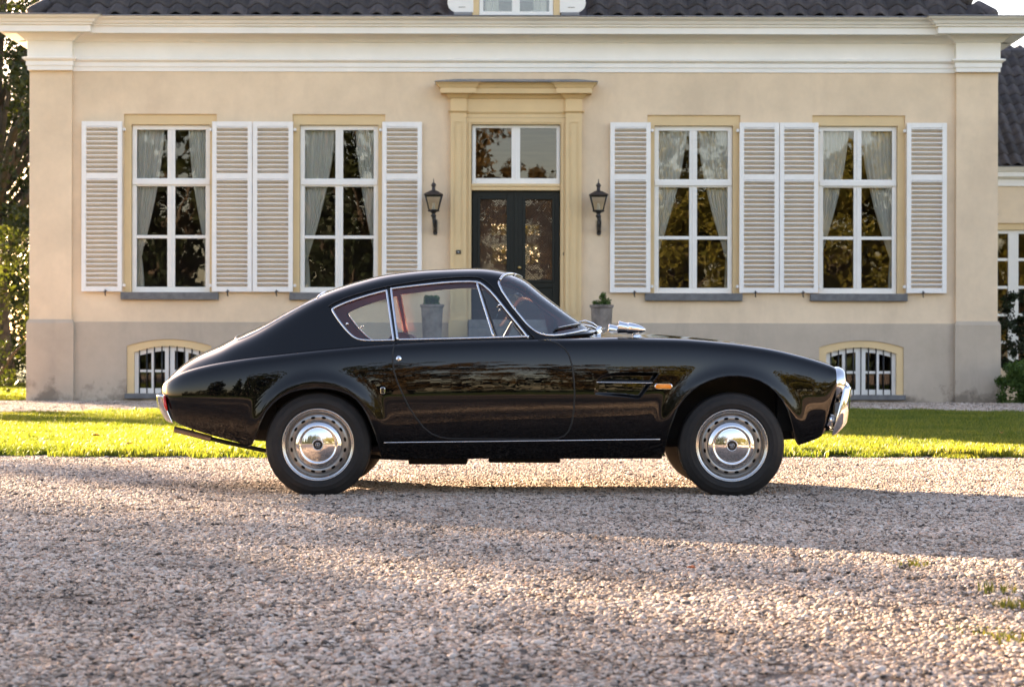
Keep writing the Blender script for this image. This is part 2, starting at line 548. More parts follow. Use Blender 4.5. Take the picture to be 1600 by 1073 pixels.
gn_scatter('loose_gravel', pts, rots, scl, pv, 'loose pale grey and beige gravel covering the drive', 'gravel')

M['grass'] = leaf_mat('grass_blades', (0.045, 0.080, 0.015), (0.18, 0.212, 0.050), 0.50, (1.75, 1.55, 0.55), 0.5, True)
def grass_patch(seed, size, nb, h0, h1, m):
    rg = np.random.default_rng(seed)
    V = []; Q = []
    for i in range(nb):
        x, y = (rg.random(2) - .5) * size
        h = h0 + (h1 - h0) * rg.random(); w = 0.0028 + 0.0016 * rg.random()
        a = rg.random() * 6.28; la = rg.random() * 6.28; le = h * (0.15 + 0.75 * rg.random())
        dx, dy = math.cos(a) * w, math.sin(a) * w
        lx, ly = math.cos(la) * le, math.sin(la) * le
        k = len(V)
        V += [(x - dx, y - dy, -0.01), (x + dx, y + dy, -0.01), (x + dx*.8 + lx*.35, y + dy*.8 + ly*.35, h*.6), (x - dx*.8 + lx*.35, y - dy*.8 + ly*.35, h*.6),
              (x + lx + dx*.15, y + ly + dy*.15, h), (x + lx - dx*.15, y + ly - dy*.15, h)]
        Q += [(k, k+1, k+2, k+3), (k+3, k+2, k+4, k+5)]
    return arrmesh('grass_patch', np.array(V), np.array(Q), m, True, 4)
gv = [grass_patch(s + 40, 0.30, 300, 0.015, 0.052, M['grass']) for s in range(5)]
pts = []; rots = []; scl = []
y = 4.3
while y < 19.2:
    step = 0.17 if y < 9 else 0.22
    hw = 0.262 * (y + 12) + 4.5
    x = -hw
    while x < hw:
        a, c = x + npr.uniform(-.07, .07), y + npr.uniform(-.07, .07)
        if lawn_near(a) + 0.06 + npr.normal(0, 0.09) < c < lawn_far(a) - 0.05:
            e = min(1.0, (c - lawn_near(a)) / 0.25, (lawn_far(a) - c) / 0.25)
            pts.append((a, c, 0.03 * e)); rots.append((npr.normal(0, .05), npr.normal(0, .05), npr.uniform(0, 6.28))); scl.append(npr.uniform(0.75, 1.25))
        x += step
    y += step
y = 25.0
while y < 44:                               # turf beside and behind the house, left
    x = -22.0
    while x < -8.9:
        pts.append((x + npr.uniform(-.1, .1), y + npr.uniform(-.1, .1), -0.03)); rots.append((0, 0, npr.uniform(0, 6.28))); scl.append(npr.uniform(1.2, 1.9))
        x += 0.38
    y += 0.38
gn_scatter('grass', pts, rots, scl, gv, 'short sunlit lawn grass between the car and the house', 'grass')
# ================================================================== HOUSE
house = root('villa', (0, FY, 0), 'cream stuccoed villa with white cornice, louvred shutters and dark double door', 'house')
HX0, HX1, HY1 = fx(47), fx(1557), FY + 10.0
Z_PL, Z_EN = fz(504.5), fz(113.0)                  # top of plinth, underside of entablature
WIN = [265.5, 528.7, 1083.4, 1341.0]               # window axes
WT, WB = fz(179.5), fz(457.5)                      # top and bottom of the window openings
HW = 72.5 / PXM
DX0, DX1, DT, DB = fx(736), fx(875), fz(195), fz(500)

def wall_front(mb, x0, x1, z0, z1, y, opens, reveal):
    """front face in the plane y with openings (xa, xb, zlow, ztop(x), nsub) and their reveals of the given depth"""
    br = {x0, x1}
    for (xa, xb, zl, zt, ns) in opens:
        for k in range(ns + 1): br.add(xa + (xb - xa) * k / ns)
    br = sorted(br)
    for a, c in zip(br[:-1], br[1:]):
        mid = (a + c) / 2
        o = [q for q in opens if q[0] < mid < q[1]]
        if not o:
            mb.add([(a,y,z0),(c,y,z0),(c,y,z1),(a,y,z1)], [(0,1,2,3)])
        else:
            xa, xb, zl, zt, ns = o[0]
            if zl > z0 + 1e-6: mb.add([(a,y,z0),(c,y,z0),(c,y,zl),(a,y,zl)], [(0,1,2,3)])
            ta, tc_ = zt(a), zt(c)
            if min(ta, tc_) < z1 - 1e-6: mb.add([(a,y,ta),(c,y,tc_),(c,y,z1),(a,y,z1)], [(0,1,2,3)])
            yr = y + reveal
            mb.add([(a,y,ta),(c,y,tc_),(c,yr,tc_),(a,yr,ta)], [(3,2,1,0)])
            mb.add([(a,y,zl),(c,y,zl),(c,yr,zl),(a,yr,zl)], [(0,1,2,3)])
    for (xa, xb, zl, zt, ns) in opens:
        yr = y + reveal
        mb.add([(xa,y,zl),(xa,y,zt(xa)),(xa,yr,zt(xa)),(xa,yr,zl)], [(0,1,2,3)])
        mb.add([(xb,y,zl),(xb,y,zt(xb)),(xb,yr,zt(xb)),(xb,yr,zl)], [(3,2,1,0)])

op = [(fx(c) - HW, fx(c) + HW, WB, (lambda x: WT), 1) for c in WIN] + [(DX0, DX1, DB, (lambda x: DT), 1)]
w = MB()
wall_front(w, HX0, HX1, Z_PL, Z_EN + 0.1, FY, op, 0.30)
for xs_ in (HX0, HX1):                               # side walls
    w.add([(xs_,FY,-0.05),(xs_,HY1,-0.05),(xs_,HY1,Z_EN + 0.1),(xs_,FY,Z_EN + 0.1)], [(0,1,2,3) if xs_ > 0 else (3,2,1,0)])
# rear wall, with a garden window at the end of the hall
wr = MB()
wall_front(wr, HX0, HX1, -0.05, Z_EN + 0.1, HY1, [(-0.62, 0.62, 1.5, (lambda x: 4.3), 1)], 0.02)
wo = w.build('wall', M['cream'], house)
wr.build('rear_wall', M['cream'], house)
# corner pilasters
for (a, c) in ((47, 113), (1492, 1557)):
    p = MB(); p.box(fx(a), fx(c), FY - 0.075, FY + 0.6, Z_PL + 0.001, Z_EN + 0.05)
    p.build('pilaster', M['cream'], house)
# plinth with arched cellar windows
BAS = [264.6, 1345.5]
def arch(cpx, half, spring, crown):
    cx_ = fx(cpx); h = half / PXM; zs_, zc_ = fz(spring), fz(crown)
    rise = zc_ - zs_; rad = (h * h + rise * rise) / (2 * rise)
    return (cx_ - h, cx_ + h, (lambda x, cx_=cx_, rad=rad, zc_=zc_: zc_ - rad + math.sqrt(max(0.0, rad * rad - (x - cx_) ** 2))))
BB = fz(615.5)
pl = MB()
ops = []
for c in BAS:
    a, b_, fn = arch(c, 66, 541.5, 531); ops.append((a, b_, BB, fn, 16))
wall_front(pl, HX0, HX1, -0.05, Z_PL, FY - 0.035, ops, 0.10)
pl.add([(HX0, FY - 0.035, Z_PL), (HX1, FY - 0.035, Z_PL), (HX1, FY + 0.01, Z_PL + 0.006), (HX0, FY + 0.01, Z_PL + 0.006)], [(0,1,2,3)])
plo = pl.build('plinth', M['plinth'], house)
for (a, c) in ((43.5, 117), (1490, 1561)):
    p = MB(); p.stack(fx(a), fx(c), FY - 0.13, FY + 0.65, [(0, -0.05), (0, Z_PL - 0.02), (-0.03, Z_PL + 0.045)])
    p.build('plinth_pilaster', M['plinth'], house)

# ------------------------------------------------------------------ entablature: mitred mouldings
ent = [(0.02, 113.0), (0.02, 106), (0.04, 105.6), (0.04, 98.5), (0.055, 98.2), (0.095, 95), (0.095, 92.8), (0.02, 92),
       (0.02, 67.5), (0.06, 66.5), (0.08, 64), (0.17, 56), (0.20, 53.5), (0.42, 53), (0.42, 42), (0.46, 41.5), (0.46, 38.5), (0.50, 37.5), (0.53, 33), (0.60, 28.5), (0.615, 26.5)]
def fzo(py_, o): return CAM_H + (554.0 - py_) * (36.0 - o) / F          # height of a moulding standing o out from the front
ent = [(o, fzo(p, o)) for o, p in ent]
Z_CT = ent[-1][1]
e = MB(); e.stack(HX0, HX1, FY, HY1, ent)
e.build('entablature', M['cornice'], house)
for (a, c) in ((47, 113), (1492, 1557)):
    e = MB(); e.stack(fx(a), fx(c), FY - 0.14, FY + 0.6, [(o + 0.002, z + 0.001) for o, z in ent])
    e.build('entablature', M['cornice'], house)
e = MB()
e.stack(HX0, HX1, FY, HY1, [(0.62, Z_CT + .002), (0.64, Z_CT + .011), (0.62, Z_CT + .022)])
e.build('gutter_edge', M['lead'], house)
for (a, c) in ((47, 113), (1492, 1557)):
    e = MB(); e.stack(fx(a), fx(c), FY - 0.14, FY + 0.6, [(0.625, Z_CT + .004), (0.645, Z_CT + .014), (0.62, Z_CT + .025)])
    e.build('gutter_edge', M['lead'], house)

# ------------------------------------------------------------------ roof with pantiles
def pantile(wd, ln, th, seg=9):
    """S-profile clay tile lying along +Y (up the slope), origin at its lower left corner"""
    v = []; f = []
    for j, yy in enumerate((0.0, ln)):
        for i in range(seg + 1):
            t = i / seg
            z = 0.30 * wd * (0.5 - 0.5 * math.cos(2 * math.pi * (t * 0.92 + 0.04))) ** 1.15 + (th * 1.3 if j == 0 else 0.0)
            v.append((t * wd * 1.04, yy, z))
    n = seg + 1
    v += [(p[0], p[1], p[2] - th) for p in v[:n]]
    for i in range(seg):
        f.append((i, i + 1, n + i + 1, n + i))
        f.append((2*n + i, 2*n + i + 1, i + 1, i))
    mb = MB(); mb.add(v, f, True)
    return mb
PITCH = R(40)
RZ0 = Z_CT - 0.01; RY0 = FY - 0.42
roof = MB()
rx0, rx1 = fx(52), fx(1546)
rh = 5.0
dz = rh * math.tan(PITCH)
roof.add([(rx0, RY0, RZ0), (rx1, RY0, RZ0), (rx1, HY1 + .28, RZ0), (rx0, HY1 + .28, RZ0), (rx0 + rh, RY0 + rh, RZ0 + dz), (rx1 - rh, RY0 + rh, RZ0 + dz)],
         [(0,1,5,4), (1,2,5), (2,3,4,5), (3,0,4), (3,2,1,0)])
roofo = roof.build('roof', M['tile'], house)
TW = 31.0 / PXM; TG = 0.30
tm = pantile(TW, 0.40, 0.022).mesh('roof_tile', M['tile'])
rnd = random.Random(3)
for row in range(3):
    s0 = -0.03 + row * TG
    yy = RY0 + s0 * math.cos(PITCH); zz = RZ0 + 0.03 + s0 * math.sin(PITCH)
    xl = rx0 + max(0, s0) * math.cos(PITCH) + 0.1; xr = rx1 - max(0, s0) * math.cos(PITCH) - 0.1
    k0 = int(math.ceil((xl - rx0) / TW)); x = rx0 + k0 * TW - 0.05
    while x + TW < xr + 0.1:
        if not (fx(700) < x + TW / 2 < fx(912)):
            inst('roof_tile', tm, (x, yy + rnd.uniform(-.006, .006), zz + rnd.uniform(-.003, .004)), roofo, (PITCH + rnd.uniform(-.012, .012), rnd.uniform(-.012, .012), rnd.uniform(-.008, .008)))
        x += TW
hipm = MB(); hipm.lathe([(0.105, 0.0), (0.125, 0.05), (0.12, 0.42), (0.10, 0.44)], Matrix(), 14, cap0=True)
hipme = hipm.mesh('hip_tile', M['tile'])
for side in (-1, 1):
    for k in range(4):
        s = 0.02 + k * 0.36
        p = Vector(((rx0 + s if side < 0 else rx1 - s), RY0 + s, RZ0 + 0.05 + s * math.tan(PITCH)))
        dr = Vector((-side, 1, math.tan(PITCH)))
        q = dr.to_track_quat('Z', 'Y')
        inst('hip_tile', hipme, p, roofo, q.to_euler())

# ------------------------------------------------------------------ dormer
DY = FY - 0.46
def ex_(px): return (px - 800) / F * 35.54
def ez_(py): return CAM_H + (554 - py) / F * 35.54
dz0, dz1 = ez_(24), ez_(-75)
dm = MB()
dm.box(ex_(737), ex_(747.5), DY - 0.02, DY + 3.0, dz0 - .005, dz1); dm.box(ex_(863.5), ex_(874), DY - 0.02, DY + 3.0, dz0 - .005, dz1)
dm.box(ex_(747.5), ex_(863.5), DY + 0.02, DY + 3.0, dz0 - .02, dz0 - .008); dm.box(ex_(737), ex_(874), DY - 0.05, DY + 3.0, dz1 + .001, dz1 + .2)
dormer = dm.build('dormer', M['ochre'], house)
wf = MB()
wf.box(ex_(748), ex_(754), DY - 0.01, DY + 0.05, ez_(18.5), dz1 - .1); wf.box(ex_(857), ex_(863), DY - 0.01, DY + 0.05, ez_(18.5), dz1 - .1)
wf.box(ex_(748), ex_(863), DY - 0.015, DY + 0.05, dz0, ez_(18.6)); wf.box(ex_(799), ex_(811), DY - 0.012, DY + 0.05, ez_(18.5), dz1 - .1)
wf.build('window_frame', M['white'], dormer)
for (a, c) in ((754, 799), (811, 857)):
    g = MB(); g.box(ex_(a), ex_(c), DY + 0.01, DY + 0.016, ez_(18.5), dz1 - .1); g.build('pane', M['hglass'], dormer)
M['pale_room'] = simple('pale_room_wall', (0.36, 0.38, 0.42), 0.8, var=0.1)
dmr = MB(); dmr.box(ex_(748), ex_(863), DY + 0.50, DY + 0.55, dz0, dz1 - .01); dmr.build('room_lining', M['pale_room'], dormer)
for s in (-1, 1):
    base = ex_(738.5 if s < 0 else 873.5)
    prof = [(0, 20), (28, 20), (33.5, 17.5), (38, 13), (40, 6), (39.5, 0), (35, -8), (25, -28), (15, -70), (0, -70)]
    poly = [(base + s * px_ / PXM, ez_(py_)) for px_, py_ in prof]
    if s < 0: poly = poly[::-1]
    k = MB(); k.prism(poly, DY - 0.03, DY + 0.04); k.build('scroll_board', M['white'], dormer)
    k = MB()
    k.box(base + s * 12.5 / PXM, base + s * 23 / PXM, DY - 0.038, DY - 0.031, ez_(12.6), ez_(11.8))
    k.build('bracket', M['lead'], dormer)
    k = MB(); k.box(base + s * 2 / PXM, base + s * 30 / PXM, DY - 0.06, DY + 0.05, ez_(24.5), ez_(20.3)); k.build('flashing', M['lead'], dormer)

# ------------------------------------------------------------------ sash windows, shutters, curtains
def ring(mb, x0, x1, z0, z1, t, y0, y1, tb=None, tt=None):
    tb = t if tb is None else tb; tt = t if tt is None else tt
    mb.box(x0, x0 + t, y0, y1, z0, z1); mb.box(x1 - t, x1, y0, y1, z0, z1)
    mb.box(x0 + t, x1 - t, y0, y1, z0, z0 + tb); mb.box(x0 + t, x1 - t, y0, y1, z1 - tt, z1)
P1 = 1.0 / PXM
ROWS = [(203, 279), (291.5, 368), (373, 449)]
def curtain(name, label, x_out, sgn, z_top, z_bot, w_top, tie, w_tie, y, seed, w_bot=None, parent=None, group=None):
    """gathered cloth hanging from x_out towards sgn, held back at height tie"""
    rg = random.Random(seed)
    nu, nv = 60, 40
    nf = 7
    ph = [rg.uniform(0, 6.28) for _ in range(4)]
    v = []; f = []
    for j in range(nv + 1):
        t = j / nv; z = z_top + (z_bot - z_top) * t
        if z > tie:
            k = (z_top - z) / (z_top - tie)
            wd = w_top + (w_tie - w_top) * (k ** 1.55)
        else:
            k = (tie - z) / max(1e-6, tie - z_bot); wd = w_tie + ((w_bot or w_tie * 1.5) - w_tie) * math.sin(k * 1.57)
        amp = 0.028 * (0.55 + 0.45 * wd / w_top)
        for i in range(nu + 1):
            u = i / nu
            fold = math.sin(2 * math.pi * nf * u + ph[0] + 0.8 * math.sin(5 * u + ph[1]) + 0.5 * t) + 0.35 * math.sin(2 * math.pi * 2.6 * nf * u + ph[2])
            sag = 0.05 * math.sin(u * math.pi) * (1 - abs(2 * t - 1))
            v.append((x_out + sgn * (wd * u), y + amp * fold, z - sag * (0 if j == 0 else 1) * 0.4))
    n = nu + 1
    for j in range(nv):
        for i in range(nu):
            f.append((j*n + i, j*n + i + 1, (j+1)*n + i + 1, (j+1)*n + i))
    mb = MB(); mb.add(v, f, True)
    o = mb.build(name, M['curtain'])
    return tag(o, label, 'curtain', group)

WNAME = ['leftmost window', 'window just left of the front door', 'window just right of the front door', 'rightmost window']
TIES = [((0.50, 0.10, 400), (0.36, 0.05, 392)), ((0.56, 0.08, 402), (0.36, 0.04, 392)), ((0.53, 0.04, 392), (0.55, 0.05, 402)), ((0.50, 0.04, 392), (0.56, 0.05, 402))]
for i, c in enumerate(WIN):
    cx_ = fx(c)
    s = MB()                                           # ochre surround, one step back from the wall
    xa, xb = cx_ - HW, cx_ + HW
    s.box(xa + .001, cx_ - 61.5 * P1, FY + 0.035, FY + 0.29, WB, WT - .001); s.box(cx_ + 61.5 * P1, xb - .001, FY + 0.035, FY + 0.29, WB, WT - .001)
    s.box(cx_ - 61.5 * P1, cx_ + 61.5 * P1, FY + 0.035, FY + 0.29, fz(195.5), WT - .001)
    s.build('window_surround', M['ochre'], house)
    wn_ = MB()
    y0, y1 = FY + 0.10, FY + 0.17
    wn_.box(cx_ - 61 * P1, cx_ - 54 * P1, y0, y1, WB + .002, fz(196)); wn_.box(cx_ + 54 * P1, cx_ + 61 * P1, y0, y1, WB + .002, fz(196))
    wn_.box(cx_ - 54 * P1, cx_ + 54 * P1, y0, y1, fz(203), fz(196)); wn_.box(cx_ - 54 * P1, cx_ + 54 * P1, y0 + .002, y1, WB + .002, fz(449))
    wn_.box(cx_ - 60.5 * P1, cx_ + 60.5 * P1, y0 - 0.025, y1, fz(289), fz(281)); wn_.box(cx_ - 54 * P1, cx_ + 54 * P1, y0 + 0.012, y1, fz(291.5), fz(289)); wn_.box(cx_ - 54 * P1, cx_ + 54 * P1, y0 + 0.004, y1, fz(281), fz(279))
    for (ra, rb) in (ROWS[0], (291.5, 449)):
        wn_.box(cx_ - 6 * P1, cx_ + 6 * P1, y0 + 0.005, y1, fz(rb), fz(ra))
        wn_.box(cx_ - 1.3 * P1, cx_ + 1.3 * P1, y0 - 0.012, y0 + 0.004, fz(rb), fz(ra))
    wn_.box(cx_ - 54 * P1, cx_ - 6 * P1, y0 + 0.015, y1, fz(373), fz(368)); wn_.box(cx_ + 6 * P1, cx_ + 54 * P1, y0 + 0.015, y1, fz(373), fz(368))
    wo_ = wn_.build('window', M['white'], house, bevel=0.004)
    for (ra, rb) in ROWS:
        for sg in (-1, 1):
            g = MB(); a, b_ = sorted((cx_ + sg * 6 * P1, cx_ + sg * 54 * P1))
            tl = random.Random(int(c) + ra + sg).uniform(-0.0022, 0.0022)
            g.add([(a, y0 + .035 + tl, fz(rb)), (b_, y0 + .035 - tl, fz(rb)), (b_, y0 + .035 - tl * .4, fz(ra)), (a, y0 + .035 + tl * .4, fz(ra))], [(0,1,2,3)])
            g.build('pane', M['hglass'], wo_)
    sl = MB(); sl.box(cx_ - 76 * P1, cx_ + 76 * P1, FY - 0.09, FY + 0.098, fz(469.5), WB - 0.003); sl.build('window_sill', M['bluestone'], house, bevel=0.008)
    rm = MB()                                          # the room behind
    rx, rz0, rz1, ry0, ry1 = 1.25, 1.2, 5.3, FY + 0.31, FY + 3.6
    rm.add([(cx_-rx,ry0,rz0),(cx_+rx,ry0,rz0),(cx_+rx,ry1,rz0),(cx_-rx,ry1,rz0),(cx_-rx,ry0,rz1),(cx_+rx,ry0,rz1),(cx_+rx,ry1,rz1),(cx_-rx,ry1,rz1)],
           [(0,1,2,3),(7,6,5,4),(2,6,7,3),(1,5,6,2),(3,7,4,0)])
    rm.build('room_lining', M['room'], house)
    (wa, ta, pa), (wb_, tb_, pb) = TIES[i]
    curtain('curtain', 'white gathered curtain on the left side of the ' + WNAME[i], cx_ - 57 * P1, 1, fz(199), fz(452), wa, fz(pa), ta, FY + 0.222, i * 7 + 1, group='curtains of the tall windows')
    curtain('curtain', 'white gathered curtain on the right side of the ' + WNAME[i], cx_ + 57 * P1, -1, fz(199), fz(452), wb_, fz(pb), tb_, FY + 0.222, i * 7 + 4, group='curtains of the tall windows')
for (a, lab) in ((757, 'left'), (853, 'right')):
    curtain('curtain', 'pale curtain on the %s side of the dormer window' % lab, ex_(a), 1 if lab == 'left' else -1, ez_(-60), ez_(20), 0.24, ez_(15), 0.23, DY + 0.12, 77, group='dormer curtains')

SH = [(128.7, 191.7), (332.0, 394.4), (395.4, 458.0), (597.0, 659.0), (952.5, 1015.5), (1154.0, 1215.6), (1216.6, 1277.0), (1414.7, 1477.0)]
def slat_mesh(wd):
    mb = MB(); mb.box(-wd / 2, wd / 2, -0.040, 0.040, -0.0085, 0.0085)
    return mb.mesh('slat', M['shutter'])
slm = slat_mesh(48.6 * P1)
hook = MB()
hook.tube([(0, 0.05, 0.03), (0, -0.05, 0.03), (0, -0.075, 0.0)], 0.008, 6); hook.tube([(0, -0.06, 0.035), (0, -0.065, -0.06), (0.012, -0.06, -0.075)], 0.011, 6); hook.tube([(-0.03, -0.062, -0.01), (0.03, -0.062, 0.012)], 0.008, 6)
hookm = hook.mesh('shutter_hook', M['iron'])
rnd = random.Random(9)
for k, (a, c) in enumerate(SH):
    s = MB()
    x0, x1 = fx(a), fx(c)
    y0, y1 = FY - 0.105, FY - 0.052
    st = 7.0 * P1
    s.box(x0, x0 + st, y0, y1, fz(457), fz(192)); s.box(x1 - st, x1, y0, y1, fz(457), fz(192))
    for (t0, t1) in ((192, 199.7), (272.3, 281.5), (449, 457)):
        s.box(x0 + st, x1 - st, y0 + 0.002, y1, fz(t1), fz(t0))
    so = s.build('shutter', M['shutter'], house, bevel=0.004)
    for (t0, t1, n_) in ((199.7, 272.3, 10), (281.5, 449, 23)):
        for j in range(n_):
            z = fz(t0 + (t1 - t0) * (j + 0.38) / n_)
            inst('slat', slm, ((x0 + x1) / 2, FY - 0.070, z), so, (R(-26) + rnd.uniform(-.03, .03), rnd.uniform(-.004, .004), 0), ((x1 - x0 - 2 * st + 0.004) / (48.6 * P1), 1, 1))
    left_of = k % 2 == 0                                 # hinged on the window side
    hxx = x1 + 0.03 if left_of else x0 - 0.03
    for hz in (204, 447):
        h = MB(); h.box(hxx - 0.028, hxx + 0.028, FY - 0.075, FY - 0.055, fz(hz) - 0.014, fz(hz) + 0.014); h.box(hxx - 0.012, hxx + 0.012, FY - 0.09, FY + 0.04, fz(hz) - 0.026, fz(hz) + 0.026)
        h.build('hinge', M['shutter'], so)
    mid = (x0 * 0.4 + x1 * 0.6) if left_of else (x0 * 0.6 + x1 * 0.4)
    inst('shutter_hook', hookm, (mid, FY - 0.08, fz(457)), so)

# ------------------------------------------------------------------ cellar windows
for ci, c in enumerate(BAS):
    a, b_, fn = arch(c, 65.8, 541.5, 531.2)
    a2, b2, fn2 = arch(c, 55, 551.5, 541.6)
    s = MB(); n_ = 16                                     # ochre band following the arch
    y0, y1 = FY - 0.012, FY + 0.15
    def strip(mb, xo0, xo1, fo, xi0, xi1, fi, y0, y1, zb, n_=16):
        mb.box(xo0, xi0, y0, y1, zb, min(fo(xo0), fi(xi0))); mb.box(xi1, xo1, y0, y1, zb, min(fo(xo1), fi(xi1)))
        for k in range(n_):
            u0, u1 = k / n_, (k + 1) / n_
            oa, ob = xo0 + (xo1 - xo0) * u0, xo0 + (xo1 - xo0) * u1
            ia, ib = xi0 + (xi1 - xi0) * u0, xi0 + (xi1 - xi0) * u1
            zl0 = fi(ia) if 0 < k else min(fo(xo0), fi(xi0)); zl1 = fi(ib) if k < n_ - 1 else min(fo(xo1), fi(xi1))
            mb.add([(ia, y0, fi(ia)), (ib, y0, fi(ib)), (ob, y0, fo(ob)), (oa, y0, fo(oa)), (ia, y1, fi(ia)), (ib, y1, fi(ib))], [(0,1,2,3), (1,0,4,5)])
        mb.add([(xo0, y0, min(fo(xo0), fi(xi0))), (xi0, y0, fi(xi0)), (xo0, y0, fo(xo0))], [(0,1,2)])
        mb.add([(xi1, y0, fi(xi1)), (xo1, y0, min(fo(xo1), fi(xi1))), (xo1, y0, fo(xo1))], [(0,1,2)])
    strip(s, a, b_, fn, a2, b2, fn2, y0, y1, BB)
    s.build('window_surround', M['ochre'], plo)
    cx_ = fx(c)
    wf = MB()
    a3, b3, fn3 = arch(c, 48, 557, 549)
    strip(wf, a2 + .001, b2 - .001, (lambda x, f=fn2: f(x) - .001), a3, b3, fn3, FY + 0.05, FY + 0.10, BB)
    for (xo, hw_) in ((0, 7.5), (-26.5, 2.2), (26.5, 2.2)):
        wf.box(cx_ + (xo - hw_) * P1, cx_ + (xo + hw_) * P1, FY + 0.052, FY + 0.095, fz(608), fn3(cx_ + xo * P1) + .01)
    wf.box(a3, b3, FY + 0.056, FY + 0.09, fz(582.5), fz(578.5)); wf.box(a3, b3, FY + 0.051, FY + 0.1, BB + .001, fz(607.5))
    wo_ = wf.build('cellar_window', M['white'], house)
    for (xa, xb) in ((-48, -28.7), (-24.3, -7.5), (7.5, 24.3), (28.7, 48)):
        for (za, zb) in ((607.5, 582.5), (578.5, None)):
            g = MB(); p0, p1 = cx_ + xa * P1, cx_ + xb * P1
            zt0, zt1 = (fz(zb), fz(zb)) if zb else (fn3(max(p0, a3)) + 0.005, fn3(min(p1, b3)) + .005)
            g.add([(p0, FY + .075, fz(za)), (p1, FY + .075, fz(za)), (p1, FY + .075, zt1), (p0, FY + .075, zt0)], [(0,1,2,3)])
            g.build('pane', M['hglass'], wo_)
    for k in range(-4, 5):
        bx_ = cx_ + k * 11.75 * P1
        g = MB(); g.tube([(bx_, FY + 0.015, BB - .01), (bx_, FY + 0.015, fn2(bx_) + 0.01)], 0.011, 8); g.build('iron_bar', M['iron'], wo_)
    sl = MB(); sl.box(a - 0.03, b_ + 0.03, FY - 0.10, FY + 0.14, fz(623.5), BB - 0.002); sl.build('window_sill', M['bluestone'], plo, bevel=0.006)
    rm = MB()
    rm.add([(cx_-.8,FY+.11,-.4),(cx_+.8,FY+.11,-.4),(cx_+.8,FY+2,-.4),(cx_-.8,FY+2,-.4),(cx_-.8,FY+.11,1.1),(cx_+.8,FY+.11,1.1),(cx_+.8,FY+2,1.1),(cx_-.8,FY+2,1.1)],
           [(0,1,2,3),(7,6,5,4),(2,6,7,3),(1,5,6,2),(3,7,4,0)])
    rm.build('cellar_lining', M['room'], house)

# ------------------------------------------------------------------ front door and its surround
ds = MB()
for s in (-1, 1):
    x_in, x_out = (728, 703.7) if s < 0 else (883, 908)
    xa, xb = sorted((fx(x_in), fx(x_out)))
    ds.box(xa, xb, FY - 0.10, FY + 0.1, fz(500), fz(185))
    pnl = MB()
    xm0, xm1 = xa + 0.075, xb - 0.065
    ring(pnl, xm0, xm1, fz(492), fz(191), 0.012, FY - 0.112, FY - 0.101); pnl.build('pilaster_panel', M['ochre'], house)
    ds.stack(xa, xb, FY - 0.10, FY + 0.1, [(0.004, fz(185)), (0.004, fz(177.5)), (0.02, fz(177)), (0.045, fz(175)), (0.004, fz(174.5)), (0.004, fz(155.5))])
    ds.box(xa - 0.03, xb + 0.03, FY - 0.13, FY + 0.1, fz(530), fz(500.2))
ds.box(fx(728), fx(736), FY - 0.05, FY + 0.1, DB, fz(185)); ds.box(fx(875), fx(883), FY - 0.05, FY + 0.1, DB, fz(185))
ds.box(fx(736), fx(875), FY - 0.05, FY + 0.1, fz(195), fz(185))
ring(ds, fx(732), fx(879), DB, fz(190.5), 0.022, FY - 0.068, FY - 0.051, tb=0.001)
ds.stack(fx(728), fx(883), FY - 0.05, FY + 0.1, [(0.0, fz(184.6)), (0.0, fz(178.5)), (0.018, fz(178)), (0.03, fz(175.5)), (0.0, fz(175)), (0.0, fz(155.5))])
cor = [(0.0, fz(155.4)), (0.02, fz(154.5)), (0.06, fz(150)), (0.085, fz(147)), (0.17, fz(146.5)), (0.17, fz(138.5)), (0.185, fz(138)), (0.21, fz(134)), (0.26, fz(129.7))]
cor = [(o, z - o * 0.133) for o, z in cor]
ds.stack(fx(703.7), fx(908), FY - 0.05, FY + 0.1, cor)
for (a, c) in ((703.7, 728), (883, 908)):
    ds.stack(fx(a), fx(c), FY - 0.10, FY + 0.1, [(o + .002, z + .001) for o, z in cor])
dso = ds.build('door_surround', M['ochre'], house)
ld = MB(); ld.stack(fx(703.7), fx(908), FY - 0.10, FY + 0.1, [(0.268, fz(129.5) - .034), (0.275, fz(128.6) - .034), (0.25, fz(127.5) - .034), (-0.05, fz(124.5))])
ld.build('lead_cap', M['lead'], dso)
tw = MB()                                              # transom window
ring(tw, fx(737), fx(874.5), fz(287), fz(195.5), 5.5 * P1, FY + 0.03, FY + 0.10, tb=8.5 * P1, tt=4.5 * P1)
tw.box(fx(798.6), fx(812), FY + 0.035, FY + 0.10, fz(278.5), fz(200)); tw.box(fx(804), fx(806.6), FY + 0.02, FY + 0.034, fz(280), fz(199))
two = tw.build('transom_window', M['white'], house, bevel=0.004)
for (a, c) in ((742.5, 798.6), (812, 869)):
    g = MB(); g.add([(fx(a), FY + .07, fz(278.5)), (fx(c), FY + .07, fz(278.5)), (fx(c), FY + .07, fz(200)), (fx(a), FY + .07, fz(200))], [(0,1,2,3)]); g.build('pane', M['hglass'], two)
ts = MB(); ts.box(DX0 + .002, DX1 - .002, FY - 0.03, FY + 0.10, fz(291.5), fz(287.2)); ts.box(DX0 + .002, DX1 - .002, FY - 0.012, FY + 0.1, fz(297.5), fz(291.5)); ts.build('transom_bar', M['ochre'], house, bevel=.005)
M['lattice'] = simple('lattice_iron', (0.09, 0.056, 0.036), 0.5, var=0.2)
M['dglass'] = glass_mat('door_glass', (0.75, 0.72, 0.66), 0.05)
